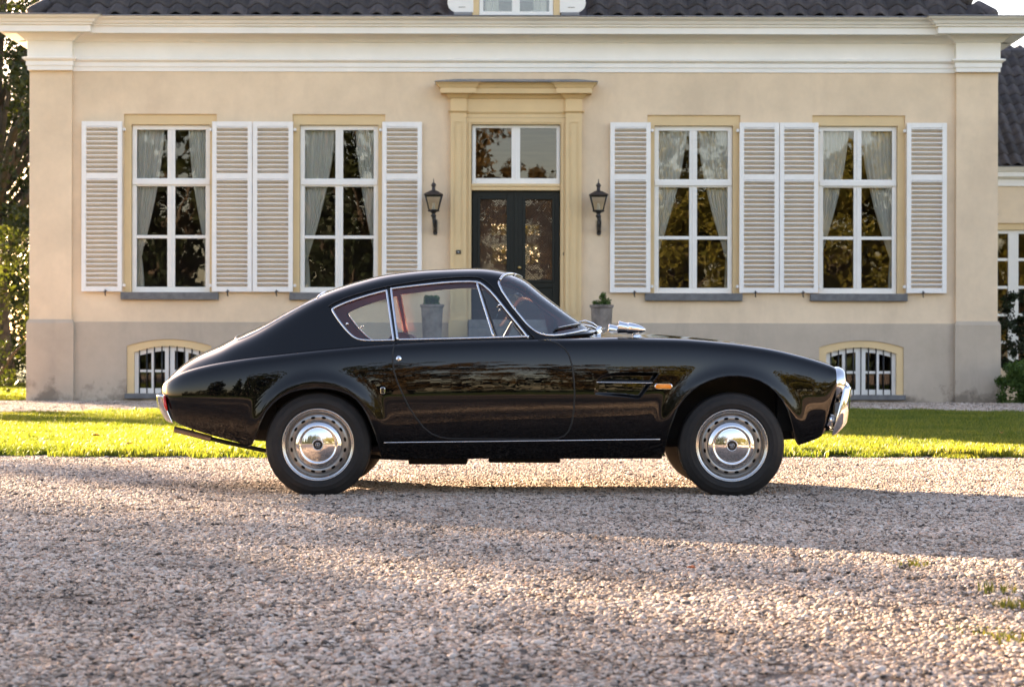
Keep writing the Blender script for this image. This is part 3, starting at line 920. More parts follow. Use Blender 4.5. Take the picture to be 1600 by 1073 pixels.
for li, (a, c, pa, pc) in enumerate(((737.5, 805.2, 748.5, 792), (805.8, 874, 819.5, 863.5))):
    d_ = MB()
    y0, y1 = FY + 0.09, FY + 0.15
    d_.box(fx(a), fx(pa), y0, y1, DB, fz(298)); d_.box(fx(pc), fx(c), y0, y1, DB, fz(298))
    d_.box(fx(pa), fx(pc), y0, y1, fz(310), fz(298)); d_.box(fx(pa), fx(pc), y0, y1, fz(449), fz(438)); d_.box(fx(pa), fx(pc), y0 + .02, y1 - .01, fz(488), fz(449)); d_.box(fx(pa), fx(pc), y0, y1, DB, fz(488))
    dl = d_.build('door_leaf', M['door'], house, bevel=0.004)
    g = MB(); ring(g, fx(pa - 3), fx(pc + 3), fz(441), fz(307), 4.2 * P1, y0 - 0.022, y0 - 0.001); g.build('glazing_bead', M['door'], dl, bevel=0.006)
    g = MB(); g.stack(fx(pa + 4), fx(pc - 4), y0 + .002, y0 + .02, [(0, fz(485)), (0, fz(452))]); g.build('raised_panel', M['door'], dl, bevel=0.01)
    x0, x1, z0, z1 = fx(pa), fx(pc), fz(438), fz(310)
    g = MB(); g.add([(x0, y0 + .04, z0), (x1, y0 + .04, z0), (x1, y0 + .04, z1), (x0, y0 + .04, z1)], [(0,1,2,3)]); g.build('pane', M['dglass'], dl)
    lt = MB(); step = 4.4 * P1; W_, H_ = x1 - x0, z1 - z0
    k = -int(H_ / step) - 1
    while k * step < W_:                                   # diagonal bars both ways
        u0 = max(0.0, k * step); u1 = min(W_, k * step + H_)
        if u1 - u0 > 0.01:
            for fl in (0, 1):
                za, zb = z0 + (u0 - k * step), z0 + (u1 - k * step)
                p0, p1 = (x0 + u0, x0 + u1) if fl == 0 else (x1 - u0, x1 - u1)
                lt.tube([(p0, y0 + .012 + fl * .004, za), (p1, y0 + .012 + fl * .004, zb)], 0.0075, 4, smooth=False)
        k += 1
    tag(lt.build('lattice', M['lattice'], dl), kind='stuff')
    if li == 1:
        g = MB(); g.lathe([(0.0, -.06), (0.024, -.055), (0.03, -.035), (0.02, -.02), (0.012, -.01), (0.014, 0)], Matrix.Translation((fx(811.5), y0, fz(418))) @ Matrix.Rotation(R(-90), 4, 'X'), 14); g.build('door_knob', M['brass'], dl)
g = MB(); g.box(fx(803.2), fx(807.8), FY + .065, FY + .089, DB, fz(298.5)); g.build('door_astragal', M['door'], house, bevel=.006)
g = MB(); g.box(fx(712.5), fx(720), FY - 0.125, FY - 0.113, fz(397.5), fz(391.5)); go_ = g.build('doorbell_plate', M['iron'], house, bevel=.004)
g = MB(); g.box(fx(714.8), fx(717.6), FY - 0.131, FY - 0.126, fz(395.6), fz(393.3)); g.build('bell_push', M['zinc'], go_)
g = MB(); g.box(fx(877), fx(880.5), FY - 0.064, FY - 0.051, fz(399), fz(394.5)); g.build('door_bracket', M['iron'], house)
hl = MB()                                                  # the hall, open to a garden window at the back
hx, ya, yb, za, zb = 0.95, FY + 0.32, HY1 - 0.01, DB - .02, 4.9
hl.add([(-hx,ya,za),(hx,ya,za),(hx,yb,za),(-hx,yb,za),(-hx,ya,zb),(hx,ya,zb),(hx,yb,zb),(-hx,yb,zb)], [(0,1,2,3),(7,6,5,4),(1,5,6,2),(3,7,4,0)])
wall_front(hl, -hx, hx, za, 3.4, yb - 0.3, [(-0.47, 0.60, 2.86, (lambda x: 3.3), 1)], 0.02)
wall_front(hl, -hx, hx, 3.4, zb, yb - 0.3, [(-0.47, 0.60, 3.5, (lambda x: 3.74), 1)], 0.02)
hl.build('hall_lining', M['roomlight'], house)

# ------------------------------------------------------------------ downpipes
for s, xp in ((-1, 40.5), (1, 1564.5)):
    g = MB(); x = fx(xp); xw = fx(45.0 if s < 0 else 1560.0) + s * 0.045
    g.tube([(x, FY + 0.45, fz(52)), (x, FY + 0.45, fz(118)), (x - s * .01, FY + 0.45, fz(126)), (xw - s * 0.0, FY + 0.45, fz(138)), (xw, FY + 0.45, fz(150)), (xw, FY + 0.45, fz(500)), (xw + s * .05, FY + .45, fz(512)), (xw + s * .05, FY + .45, 0.0)], 0.046, 12)
    dp = g.build('downpipe', M['zinc'], house)
    for yy in (200, 330, 440):
        g = MB(); g.tube([(xw, FY + .45, fz(yy)), (xw, FY + .45, fz(yy + 2.2))], 0.052, 12); g.build('pipe_clip', M['zinc'], dp)

# ------------------------------------------------------------------ stone steps
st = root('front_steps', (0, FY - 1.2, 0), 'grey stone steps up to the front door behind the car', 'steps')
g = MB(); g.box(fx(640), fx(972), FY - 1.25, FY - 0.131, -0.02, 0.95); g.build('landing', M['bluestone'], st, bevel=.01)
for k in range(5):
    g = MB(); z = 0.95 - 0.158 * (k + 1); g.box(fx(690), fx(918), FY - 1.25 - 0.3 * (k + 1), FY - 1.252 - 0.3 * k, -0.02, z + .0); g.build('step', M['bluestone'], st, bevel=.01)
for k in range(3):
    g = MB(); z = 0.952 + 0.163 * (k + 1); g.box(fx(733), fx(878), FY - 0.95 + 0.3 * k, FY - 0.652 + 0.3 * k if k < 2 else FY + 0.3, 0.952, z); g.build('step', M['bluestone'], st, bevel=.01)

# ------------------------------------------------------------------ lanterns
lg = glass_mat('lantern_glass', (0.95, 0.93, 0.88), 0.03)
M['bulb'] = simple('milk_glass_bulb', (0.75, 0.72, 0.66), 0.3, var=0.05)
M['copper'] = simple('aged_copper', (0.055, 0.045, 0.045), 0.5, 0.4, var=0.3, scale=20)
def lantern(px_, side):
    x, y = fx(px_), FY - 0.30
    r_ = root('wall_lantern', (x, FY, fz(367)), 'black iron wall lantern with clear glass %s of the front door' % side, 'lantern', 'lanterns flanking the front door')
    A = lambda z: Matrix.Translation((x, y, z)) @ Matrix.Rotation(R(45), 4, 'Z')
    g = MB()
    z = fz
    g.lathe([(0.0, z(281.5)), (0.009, z(283)), (0.006, z(285)), (0.013, z(286)), (0.008, z(287.5)), (0.026, z(288.8)), (0.044, z(291.5)), (0.047, z(292.5)), (0.034, z(293.5)), (0.031, z(294.5)), (0.031, z(299.5)), (0.06, z(300.5))][::-1], Matrix.Translation((x, y, 0)), 16)
    cp = g.build('chimney', M['copper'], r_)
    g = MB(); g.lathe([(0.232, z(307.6)), (0.235, z(306.6)), (0.215, z(305.8)), (0.13, z(302.5)), (0.085, z(300.9)), (0.05, z(300.2))], A(0), 4, smooth=False, cap0=True); g.build('roof_hood', M['copper'], r_)
    s2 = math.sqrt(2)
    ht, hb, zt, zb = 12.6 * P1, 7.0 * P1, z(308), z(331)
    co = lambda sx, sy, k: (x + sx * (hb + (ht - hb) * k), y + sy * (hb + (ht - hb) * k), zb + (zt - zb) * k)
    cs = [(-1, -1), (1, -1), (1, 1), (-1, 1)]
    for i in range(4):
        g = MB(); g.tube([co(*cs[i], 0), co(*cs[i], 1)], 0.010, 6); g.build('frame_bar', M['iron'], r_)
        g = MB(); a, c = cs[i], cs[(i + 1) % 4]
        g.add([co(*a, 0.01), co(*c, 0.01), co(*c, 0.99), co(*a, 0.99)], [(0,1,2,3)]); g.build('pane', lg, r_)
        g = MB(); g.tube([co(*a, 1), co(*c, 1)], 0.010, 6); g.tube([co(*a, 0), co(*c, 0)], 0.013, 6); g.build('frame_rail', M['iron'], r_)
    g = MB(); g.lathe([(0.0, z(320)), (0.02, z(319.3)), (0.028, z(321.5)), (0.024, z(323.5)), (0.03, z(325)), (0.03, z(331))][::-1], Matrix.Translation((x, y, 0)), 14); g.build('bulb', M['bulb'], r_)
    g = MB()
    g.lathe([(0.11, z(331)), (0.10, z(332.5)), (0.05, z(334)), (0.03, z(336)), (0.045, z(338)), (0.05, z(340)), (0.028, z(341.5)), (0.03, z(344))][::-1], Matrix.Translation((x, y, 0)), 12)
    g.build('collar', M['iron'], r_)
    g = MB()
    g.tube([(x + .01, y, z(340)), (x + .015, y + .02, z(347)), (x + .02, y + .10, z(354)), (x + .02, FY - 0.07, z(359)), (x + .02, FY - 0.03, z(362))], [0.03, 0.036, 0.034, 0.032, 0.03], 10)
    g.tube([(x + .0, y + .02, z(345)), (x + .0, y - .03, z(350)), (x + .01, y + .03, z(356)), (x + .02, FY - .1, z(360))], [0.014, 0.018, 0.016, 0.012], 8)
    g.build('bracket_arm', M['iron'], r_)
    g = MB(); g.prism([(x - .018, z(365)), (x + .0, z(367.5)), (x + .04, z(367.5)), (x + .058, z(365)), (x + .058, z(344)), (x - .018, z(344))], FY - 0.035, FY - 0.002)
    bp = g.build('wall_plate', M['iron'], r_, bevel=.005)
    g = MB(); g.lathe([(0.0, -.012), (0.013, -.010), (0.015, 0.0)], Matrix.Translation((x + .02, FY - .036, z(363))) @ Matrix.Rotation(R(-90), 4, 'X'), 10); g.build('screw', M['zinc'], bp)
lantern(678, 'left')
lantern(933.5, 'right')

# ------------------------------------------------------------------ side wing on the right
WY = 28.0
WPX = F / (12 + WY)
def wx(px_): return (px_ - 800) / WPX
def wz(py_): return CAM_H + (554 - py_) / WPX
wing = root('side_wing', (12, WY, 0), 'low cream side wing with dark tiled roof at the right edge behind the villa', 'house')
g = MB()
WX0, WX1 = HX1 + 0.01, 17.5
xw0, xw1 = wx(1545), wx(1625)
wall_front(g, WX0, WX1, -0.05, wz(289), WY, [(xw0, xw1, 0.6, (lambda x: wz(347)), 1)], 0.3)
g.add([(WX1, WY, -.05), (WX1, WY + 6.3, -.05), (WX1, WY + 6.3, wz(289)), (WX1, WY, wz(289))], [(0,1,2,3)])
g.build('wall', M['cream'], wing)
g = MB(); g.box(xw0 + .001, xw1 - .001, WY + .04, WY + .29, wz(357), wz(347) - .001); g.box(xw0 + .001, wx(1552), WY + .04, WY + .29, .6, wz(357)); g.box(wx(1617), xw1 - .001, WY + .04, WY + .29, .6, wz(357)); g.build('window_surround', M['ochre'], wing)
g = MB()
fx0, fx1 = wx(1552), wx(1617)
ring(g, fx0, fx1, 0.6, wz(357), 6 * (1 / WPX), WY + .1, WY + .17); g.box(wx(1577), wx(1593), WY + .1, WY + .17, .68, wz(363))
for py_ in (403.5, 447, 490, 533): g.box(fx0 + .07, fx1 - .07, WY + .115, WY + .165, wz(py_ + 2.2), wz(py_ - 2.2))
gw = g.build('window', M['white'], wing)
ys_ = [357 + 6, 403.5, 447, 490, 533, 570]
for k in range(5):
    for (a, c) in ((1558, 1577), (1593, 1611)):
        g = MB(); g.add([(wx(a), WY + .14, wz(ys_[k+1])), (wx(c), WY + .14, wz(ys_[k+1])), (wx(c), WY + .14, wz(ys_[k])), (wx(a), WY + .14, wz(ys_[k]))], [(0,1,2,3)]); g.build('pane', M['hglass'], gw)
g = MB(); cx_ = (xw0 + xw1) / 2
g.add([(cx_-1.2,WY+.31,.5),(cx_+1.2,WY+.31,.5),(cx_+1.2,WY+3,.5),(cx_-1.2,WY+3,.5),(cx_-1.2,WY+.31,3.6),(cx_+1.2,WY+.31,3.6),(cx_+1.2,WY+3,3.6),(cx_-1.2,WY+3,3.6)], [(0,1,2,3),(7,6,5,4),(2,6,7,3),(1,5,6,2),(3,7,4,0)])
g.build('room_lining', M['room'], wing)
g = MB(); g.stack(WX0 + 0.6, WX1, WY, WY + 6.3, [(0.03, wz(289.5)), (0.03, wz(279)), (0.10, wz(277)), (0.14, wz(275)), (0.14, wz(268)), (0.18, wz(267)), (0.24, wz(261))]); g.build('cornice', M['cornice'], wing)
g = MB(); g.stack(WX0 + 0.6, WX1, WY, WY + 6.3, [(0.245, wz(261)), (0.26, wz(259.8)), (0.2, wz(259))]); g.build('gutter_edge', M['lead'], wing)
RYw, RZw = WY - 0.12, wz(260.5)
rise = 3.15
g = MB(); zt = RZw + rise * math.tan(PITCH)
g.add([(WX0, RYw, RZw), (WX1 + .2, RYw, RZw), (WX1 + .2, RYw + rise, zt), (WX0, RYw + rise, zt), (WX0, RYw + 2 * rise, RZw), (WX1 + .2, RYw + 2 * rise, RZw)], [(0,1,2,3), (3,2,5,4), (1,5,2), (4,0,3)])
wro = g.build('roof', M['tile'], wing)
TW2 = 17.2 / WPX; TG2 = rise / math.cos(PITCH) / 11.5
tm2 = pantile(TW2, TG2 + 0.09, 0.02, 7).mesh('roof_tile', M['tile'])
rnd = random.Random(21)
far = MB()
for row in range(12):
    s0 = -0.02 + row * TG2
    for k in range(38):
        x = WX0 + 0.12 + k * TW2
        if x + TW2 > WX1 + .2: break
        loc = Vector((x, RYw + s0 * math.cos(PITCH), RZw + .03 + s0 * math.sin(PITCH) + rnd.uniform(-.003, .004)))
        rot = (PITCH + rnd.uniform(-.015, .015), rnd.uniform(-.02, .02), rnd.uniform(-.012, .012))
        if k < 14:
            inst('roof_tile', tm2, loc, wro, rot)
        else:
            mt = Matrix.Translation(loc) @ Euler(rot).to_matrix().to_4x4()
            far.add([mt @ v_.co for v_ in tm2.vertices], [tuple(p.vertices) for p in tm2.polygons], True)
tag(far.build('roof_tiles_beyond', M['tile'], wro), kind='stuff')
rt = MB(); rt.lathe([(0.10, 0), (0.118, 0.04), (0.115, 0.38), (0.10, 0.40)], Matrix(), 12, cap0=True); rtm = rt.mesh('ridge_tile', M['tile'])
for k in range(24):
    inst('ridge_tile', rtm, (WX0 + .1 + k * .36, RYw + rise, zt + .02 + rnd.uniform(-.006, .006)), wro, (0, R(90), 0))
# ================================================================== PLANTS
M['concrete'] = simple('weathered_concrete', (0.20, 0.175, 0.16), 0.85, var=0.45, scale=5, bmp=0.4, bscale=40)
M['box_leaf'] = leaf_mat('boxwood_leaves', (0.018, 0.035, 0.010), (0.06, 0.10, 0.025), 0.25)
M['bark'] = simple('bark', (0.07, 0.055, 0.042), 0.95, var=0.4, scale=8, bmp=0.8, bscale=18)
M['leaf_dark'] = leaf_mat('dark_leaves', (0.016, 0.024, 0.008), (0.045, 0.056, 0.016), 0.22, (1.6, 1.5, 0.4))
M['leaf_gold'] = leaf_mat('golden_green_leaves', (0.07, 0.075, 0.012), (0.20, 0.17, 0.028), 0.30)
M['leaf_brown'] = leaf_mat('autumn_brown_leaves', (0.06, 0.045, 0.015), (0.15, 0.09, 0.03), 0.30)
M['leaf_fresh'] = leaf_mat('fresh_green_leaves', (0.018, 0.032, 0.008), (0.062, 0.082, 0.018), 0.28)
M['leaf_shrub'] = leaf_mat('shrub_leaves', (0.035, 0.075, 0.018), (0.11, 0.18, 0.045), 0.3)
M['conifer'] = leaf_mat('conifer_needles', (0.010, 0.018, 0.009), (0.028, 0.042, 0.018), 0.15)

def leaves_mesh(name, C, rads, per, size, m, seed, flat=0.0, aspect=0.6):
    """leaf-sized quads scattered through clumps with centres C and radii rads"""
    rg = np.random.default_rng(seed)
    n = len(C) * per
    c = np.repeat(np.asarray(C), per, axis=0); r = np.repeat(np.asarray(rads), per)[:, None]
    dv = rg.standard_normal((n, 3)); dv /= np.linalg.norm(dv, axis=1)[:, None]
    rr = rg.random((n, 1)) ** 0.5
    p = c + dv * rr * r * np.array([1, 1, 1 - flat])
    a = rg.standard_normal((n, 3)); a /= np.linalg.norm(a, axis=1)[:, None]
    bq = rg.standard_normal((n, 3)); bq -= a * (a * bq).sum(1)[:, None]; bq /= np.linalg.norm(bq, axis=1)[:, None]
    s = size * (0.6 + 0.8 * rg.random((n, 1)))
    a = a * s * 0.5; bq = bq * s * 0.5 * aspect
    V = np.empty((n, 4, 3)); V[:, 0] = p - a; V[:, 1] = p + bq; V[:, 2] = p + a; V[:, 3] = p - bq
    return arrmesh(name, V.reshape(-1, 3), np.arange(n * 4).reshape(n, 4), m, False, 4)

def crown_clumps(rg, n, cz, rx, rz, gap=0.0, shape='round'):
    C = []; Rr = []
    while len(C) < n:
        p = rg.uniform(-1, 1, 3)
        q = np.linalg.norm(p)
        if q > 1 or q < 0.25: continue
        if shape == 'cone':
            h = (p[2] + 1) / 2
            if math.hypot(p[0], p[1]) > (1 - h) * 0.95 + 0.05: continue
        k = 1 + 0.22 * math.sin(3 * math.atan2(p[1], p[0]) + 4 * p[2]) + 0.12 * rg.standard_normal()
        C.append((p[0] * rx * k, p[1] * rx * k, cz + p[2] * rz * k)); Rr.append(rx * rg.uniform(0.10, 0.24))
    return np.array(C), np.array(Rr)

def tree_parts(seed, height, crown_r, crown_h, cz, nclump, per, leaf, lm, shape='round', trunk_r=None):
    rg = np.random.default_rng(seed)
    tr = trunk_r or height * 0.022
    C, Rr = crown_clumps(rg, nclump, cz, crown_r, crown_h, shape=shape)
    g = MB()
    pts = []; k = 9
    top = cz + crown_h * (0.5 if shape == 'round' else 0.9)
    for i in range(k + 1):
        t = i / k
        pts.append((0.25 * math.sin(2.3 * t + seed) * t * tr * 6, 0.25 * math.cos(1.9 * t + seed) * t * tr * 6, -0.1 + (top + .1) * t))
    g.tube(pts, [tr * (1.35 if i == 0 else 1) * (1 - 0.85 * i / k) for i in range(k + 1)], 9)
    order = rg.permutation(len(C))[:max(8, min(26, nclump // 4))]
    for j in order:
        e = Vector(C[j]); z0 = max(height * 0.18, e.z * 0.62); t = min(0.98, (z0 + .1) / (top + .1))
        i = int(t * k); s0 = Vector(pts[i]).lerp(Vector(pts[min(k, i + 1)]), t * k - i)
        mid = s0.lerp(e, 0.5) + Vector((0, 0, 0.06 * height * rg.random()))
        r0 = tr * (1 - 0.85 * t) * 0.6
        g.tube([s0, s0.lerp(mid, .5) + Vector((0, 0, .01)), mid, mid.lerp(e, .6), e], [r0, r0 * .85, r0 * .65, r0 * .4, r0 * .15], 6)
    return g.mesh('trunk', M['bark']), leaves_mesh('crown', C, Rr, per, leaf, lm, seed + 1)

def place_tree(parts, name, loc, label, group=None, rz=0.0, sc=1.0):
    r_ = root(name, loc, label, 'tree', group)
    r_.rotation_euler = (0, 0, rz); r_.scale = (sc, sc, sc)
    for nm, me in zip(('trunk', 'crown'), parts):
        o = bpy.data.objects.new(nm, me); COL.objects.link(o); o.parent = r_
    return r_

# --- trees seen at the left edge, behind the house
tA = tree_parts(4, 13.5, 3.4, 5.6, 7.4, 210, 130, 0.13, M['leaf_dark'])
tB = tree_parts(8, 12.0, 3.6, 5.2, 6.4, 190, 130, 0.14, M['leaf_dark'])
place_tree(tA, 'broadleaf_tree', (-12.6, 38.5, 0), 'tall dark backlit tree at the left edge with sky glinting through', 'trees at the left edge')
place_tree(tB, 'broadleaf_tree', (-15.2, 44.0, 0), 'second dark tree farther back at the left edge', 'trees at the left edge', 1.1, 1.05)
place_tree(tB, 'broadleaf_tree', (-11.4, 50.0, 0), 'farthest dark tree showing just left of the villa corner', 'trees at the left edge', 2.6, 1.0)
def shrub(name, loc, label, cat, rx, rz, n, per, leaf, lm, seed, stems=7, group=None):
    r_ = root(name, loc, label, cat, group)
    rg = np.random.default_rng(seed)
    C, Rr = crown_clumps(rg, n, rz * 0.98, rx, rz)
    C[:, 2] = np.maximum(C[:, 2], 0.08)
    o = bpy.data.objects.new('foliage', leaves_mesh('foliage', C, Rr * 1.2, per, leaf, lm, seed)); COL.objects.link(o); o.parent = r_
    g = MB()
    for j in rg.permutation(n)[:stems]:
        e = Vector(C[j]); a = Vector((e.x * .15, e.y * .15, -0.05))
        g.tube([a, a.lerp(e, .5) + Vector((0, 0, .1 * rz)), e], [0.02 * rz + .008, 0.014 * rz + .006, 0.004], 6)
    o = bpy.data.objects.new('stem', g.mesh('stem', M['bark'])); COL.objects.link(o); o.parent = r_
    return r_
shrub('garden_bush', (-10.6, 28.2, 0), 'loose light green bush at the left edge beside the villa', 'bush', 1.35, 1.75, 60, 60, 0.11, M['leaf_fresh'], 31)
shrub('hedge_bush', (-12.8, 40.5, 0), 'low dark bush under the tall tree at the left edge', 'bush', 2.6, 1.0, 70, 90, 0.10, M['leaf_dark'], 36)
shrub('hedge_bush', (-16.5, 47.0, 0), 'far dark bush behind the low one at the left edge', 'bush', 3.6, 1.9, 80, 90, 0.14, M['leaf_dark'], 37)
shrub('evergreen_shrub', (9.0, 23.55, 0), 'rounded glossy green shrub at the right foot of the villa', 'shrub', 0.56, 0.36, 70, 130, 0.05, M['leaf_shrub'], 33)
shrub('climbing_shrub', (9.62, 26.2, 0), 'tall dark shrub against the side wing at the right edge', 'shrub', 0.62, 1.05, 60, 80, 0.075, M['conifer'], 34)

# --- trees outside the frame on the left; their shade dapples the gravel
tT = tree_parts(23, 20, 3.9, 4.6, 14.6, 85, 46, 0.30, M['leaf_dark'])
tS = tree_parts(12, 15, 4.2, 5.6, 9.6, 120, 70, 0.28, M['leaf_dark'])
for (x, y, rz, sc) in ((-34.0, 40.0, 0.3, 1.0), (-40.0, 38.0, 1.7, 1.02), (-37.6, 45.5, 2.9, 1.04), (-46.0, 44.0, 4.0, 1.05)):
    place_tree(tT, 'shade_tree', (x, y, 0), 'leafy tree beyond the left edge that shades the foreground gravel', 'shade trees left of the frame', rz, sc)

tU = tree_parts(29, 10.5, 1.7, 2.1, 8.3, 34, 44, 0.26, M['leaf_dark'])
place_tree(tU, 'slender_tree', (-24.4, 40.0, 0), 'slender tree beyond the left edge whose shade streaks the left lawn', None)
place_tree(tU, 'slender_tree', (-22.2, 33.0, 0), 'second slender tree beyond the left edge nearer the lawn', None, 1.9, 0.72)
# --- trees behind the camera: seen mirrored in the windows, the paint and the hub caps
tG = tree_parts(15, 13, 4.4, 5.4, 7.2, 150, 150, 0.22, M['leaf_gold'])
tD = tree_parts(17, 14, 4.0, 6.0, 7.6, 130, 130, 0.22, M['leaf_brown'])
tC = tree_parts(19, 15, 3.0, 6.6, 7.0, 120, 90, 0.30, M['conifer'], 'cone')
for (x, y, rz, sc) in ((8.5, -42, 0.0, 0.92), (14.5, -44, 1.2, 1.05), (21.0, -43, 2.2, 1.1), (28.5, -46, 3.1, 1.15), (36, -48, 4.0, 1.2), (45, -46, 5.0, 1.1)):
    place_tree(tG, 'golden_tree', (x, y, 0), 'sunlit golden green tree behind the camera mirrored in the right windows', 'trees mirrored in the right windows', rz, sc)
place_tree(tG, 'golden_tree', (1.2, 62, 0), 'sunlit golden tree in the back garden glimpsed through the front door glass', None, 1.0, 0.72)
place_tree(tD, 'brown_tree', (-3.2, -47, 0), 'brown leaved tree behind the camera mirrored in the left half of the transom', None, 0.6, 0.98)
place_tree(tD, 'brown_tree', (3.6, -49, 0), 'lower brown tree behind the camera mirrored in the right door panel', None, 2.6, 0.80)
for (x, y, rz, sc) in ((-9.5, -43, 0.0, 1.0), (-14.0, -45, 1.0, 1.1), (-18.5, -42, 2.0, 1.0), (-24, -45, 3.0, 1.15), (-31, -47, 4.0, 1.2), (-39, -45, 5.2, 1.2)):
    place_tree(tC, 'dark_conifer', (x, y, 0), 'dark conifer behind the camera mirrored in the left windows', 'conifers mirrored in the left windows', rz, sc)
for (x, y, rz, sc) in ((-8.0, -51, 0.4, 1.12), (-13.0, -53, 1.5, 1.2), (-18.5, -51, 2.4, 1.15), (-24.5, -53, 3.3, 1.25)):
    place_tree(tS, 'dark_broadleaf', (x, y, 0), 'dark broadleaf tree behind the camera mirrored in the left windows', 'dark trees mirrored in the left windows', rz, sc)

# --- the edge of the wood behind the camera, mirrored as a dark line along the car's flank
rg = np.random.default_rng(91)
C = []; Rr = []
for k in range(900):
    x = rg.uniform(-95, 95); h = 5.0 + 1.3 * math.sin(x * .21) + 1.2 * math.sin(x * .53 + 1) + (2.5 if x > 4 else 0)
    C.append((x, -54 + rg.uniform(-2.5, 2.5), rg.uniform(0.2, h))); Rr.append(rg.uniform(0.9, 1.9))
wd_ = bpy.data.objects.new('woodland', leaves_mesh('woodland', np.array(C), np.array(Rr), 90, 0.42, leaf_mat('wood_leaves', (0.018, 0.024, 0.008), (0.06, 0.062, 0.018), 0.25), 92))
COL.objects.link(wd_)
C = []; Rr = []
for k in range(300):
    x = rg.uniform(-42, -4); h = 7.5 + 1.5 * math.sin(x * .7) + 1.0 * math.sin(x * 1.7)
    C.append((x, 66 + rg.uniform(-2.5, 2.5), rg.uniform(0.2, h))); Rr.append(rg.uniform(0.8, 1.6))
fw_ = bpy.data.objects.new('far_woodland', leaves_mesh('far_woodland', np.array(C), np.array(Rr), 110, 0.26, M['leaf_dark'], 95))
COL.objects.link(fw_); tag(fw_, 'dark wood far behind the trees at the left edge', 'wood', kind='stuff')
tag(wd_, 'dark edge of a wood behind the camera mirrored in the black paint', 'wood', kind='stuff')

# --- concrete planters with clipped box
for (px_, side) in ((675.0, 'left'), (940.0, 'right')):
    x, y, z0 = (px_ - 800) / F * 35.4, 23.4, 0.951
    d_ = 35.4
    zt = CAM_H + (554 - 476) / F * d_
    r_ = root('planter', (x, y, z0), 'grey weathered concrete planter %s of the front door' % side, 'planter', 'planters beside the front door')
    g = MB(); h = zt - z0
    T0 = Matrix.Translation((x, y, z0)) @ Matrix.Rotation(R(11), 4, 'Z')
    g.lathe([(0.15, 0.0), (0.155, 0.02), (0.19, h - .07), (0.192, h - .055)], T0, 16, smooth=False, cap0=True)
    g.build('pot', M['concrete'], r_)
    g = MB(); g.lathe([(0.19, h - .056), (0.21, h - .045), (0.212, h), (0.18, h + .002), (0.175, h - .05), (0.0, h - .05)], T0, 16, smooth=False); g.build('rim', M['concrete'], r_)
    if side == 'right':
        C = np.array([(-.06, 0, .05), (.05, .02, .06), (0, -.05, .05), (.02, 0, .13), (-.08, .03, .03), (.09, -.03, .03), (.03, .02, .17), (-.10, 0, .04), (.1, 0, .08)])
    else:
        C = np.array([(a * .07, b_ * .06, .04 + c * .075) for a in (-1, 0, 1) for b_ in (-1, 0, 1) for c in (0, 1)])
    r2_ = root('clipped_box', (x - .01, y, zt - .03), 'small %s box plant growing in the %s planter' % ('scruffy' if side == 'right' else 'clipped', side), 'plant', 'box plants in the planters')
    o = bpy.data.objects.new('foliage', leaves_mesh('foliage', C * 1.15, np.full(len(C), .062), 130, 0.030, M['leaf_shrub'], 5)); COL.objects.link(o); o.parent = r2_
    g = MB(); g.tube([(0, 0, -.05), (.01, 0, .04), (0, 0, .1)], [.016, .012, .006], 6)
    o = bpy.data.objects.new('stem', g.mesh('stem', M['bark'])); COL.objects.link(o); o.parent = r2_

# --- weeds on the gravel, fallen leaves
M['weed'] = leaf_mat('weed_blades', (0.05, 0.07, 0.016), (0.14, 0.14, 0.045), 0.3)
def weed(x, y, label, n, h, spread, seed):
    r_ = root('weed_tuft', (x, y, 0), label, 'weeds', 'weeds in the gravel')
    me = grass_patch(seed, spread, n, h * .35, h, M['weed'])
    o = bpy.data.objects.new('blades', me); COL.objects.link(o); o.parent = r_
    o.scale = (1, 1, 1)
def gp(px_, py_):
    d_ = CAM_H * F / (py_ - 554); return ((px_ - 800) / F * d_, d_ - 12)
for k, (px_, py_, lab, n, h, sp) in enumerate(((1592, 948, 'largest tuft of grassy weeds at the right edge of the gravel', 110, .04, .15), (1596, 1000, 'weed tuft at the right edge nearest the camera', 80, .028, .15),
        (1535, 985, 'sparse flat weeds left of the edge tufts on the gravel', 70, .016, .20), (1560, 925, 'thin upright weeds behind the edge tufts on the gravel', 34, .05, .12), (1425, 885, 'faint wisp of weeds in the sunlit gravel band', 30, .04, .14))):
    x, y = gp(px_, py_); weed(x, y, lab, n, h, sp, 60 + k)
M['dead_leaf'] = simple('fallen_leaf', (0.36, 0.10, 0.03), 0.6, var=0.3, scale=30)
M['dead_leaf2'] = simple('fallen_leaf_orange', (0.55, 0.20, 0.03), 0.6, var=0.3, scale=30)
def fallen(px_, py_, z, s, lab, mt, seed):
    rg = random.Random(seed)
    x, y = gp(px_, py_)
    g = MB(); a = rg.uniform(0, 6.28)
    out_ = [(0, -1), (.45, -.5), (.55, .1), (.25, .7), (0, 1.1), (-.25, .7), (-.55, .1), (-.45, -.5)]
    pts_ = []
    for (u, w_) in out_:
        xx, yy = u * s, w_ * s
        pts_.append((x + xx * math.cos(a) - yy * math.sin(a), y + xx * math.sin(a) + yy * math.cos(a), z + abs(u) * s * .7))
    mid = [(x, y, z - .002)]
    g.add(pts_ + mid, [(i, (i + 1) % 8, 8) for i in range(8)], True)
    o = g.build('fallen_leaf', mt)
    sd = o.modifiers.new('thickness', 'SOLIDIFY'); sd.thickness = 0.0008
    tag(o, lab, 'leaf', 'fallen leaves')
fallen(1081, 897, .028, .020, 'small red brown fallen leaf on the front gravel', M['dead_leaf'], 1)
fallen(1565, 688, .085, .045, 'orange fallen leaf on the shaded lawn at the right', M['dead_leaf2'], 2)
fallen(150, 696, .085, .04, 'brown fallen leaf on the sunlit lawn at the left', M['dead_leaf'], 3)
fallen(202, 708, .075, .035, 'curled brown leaf near the lawn edge at the left', M['dead_leaf'], 4)
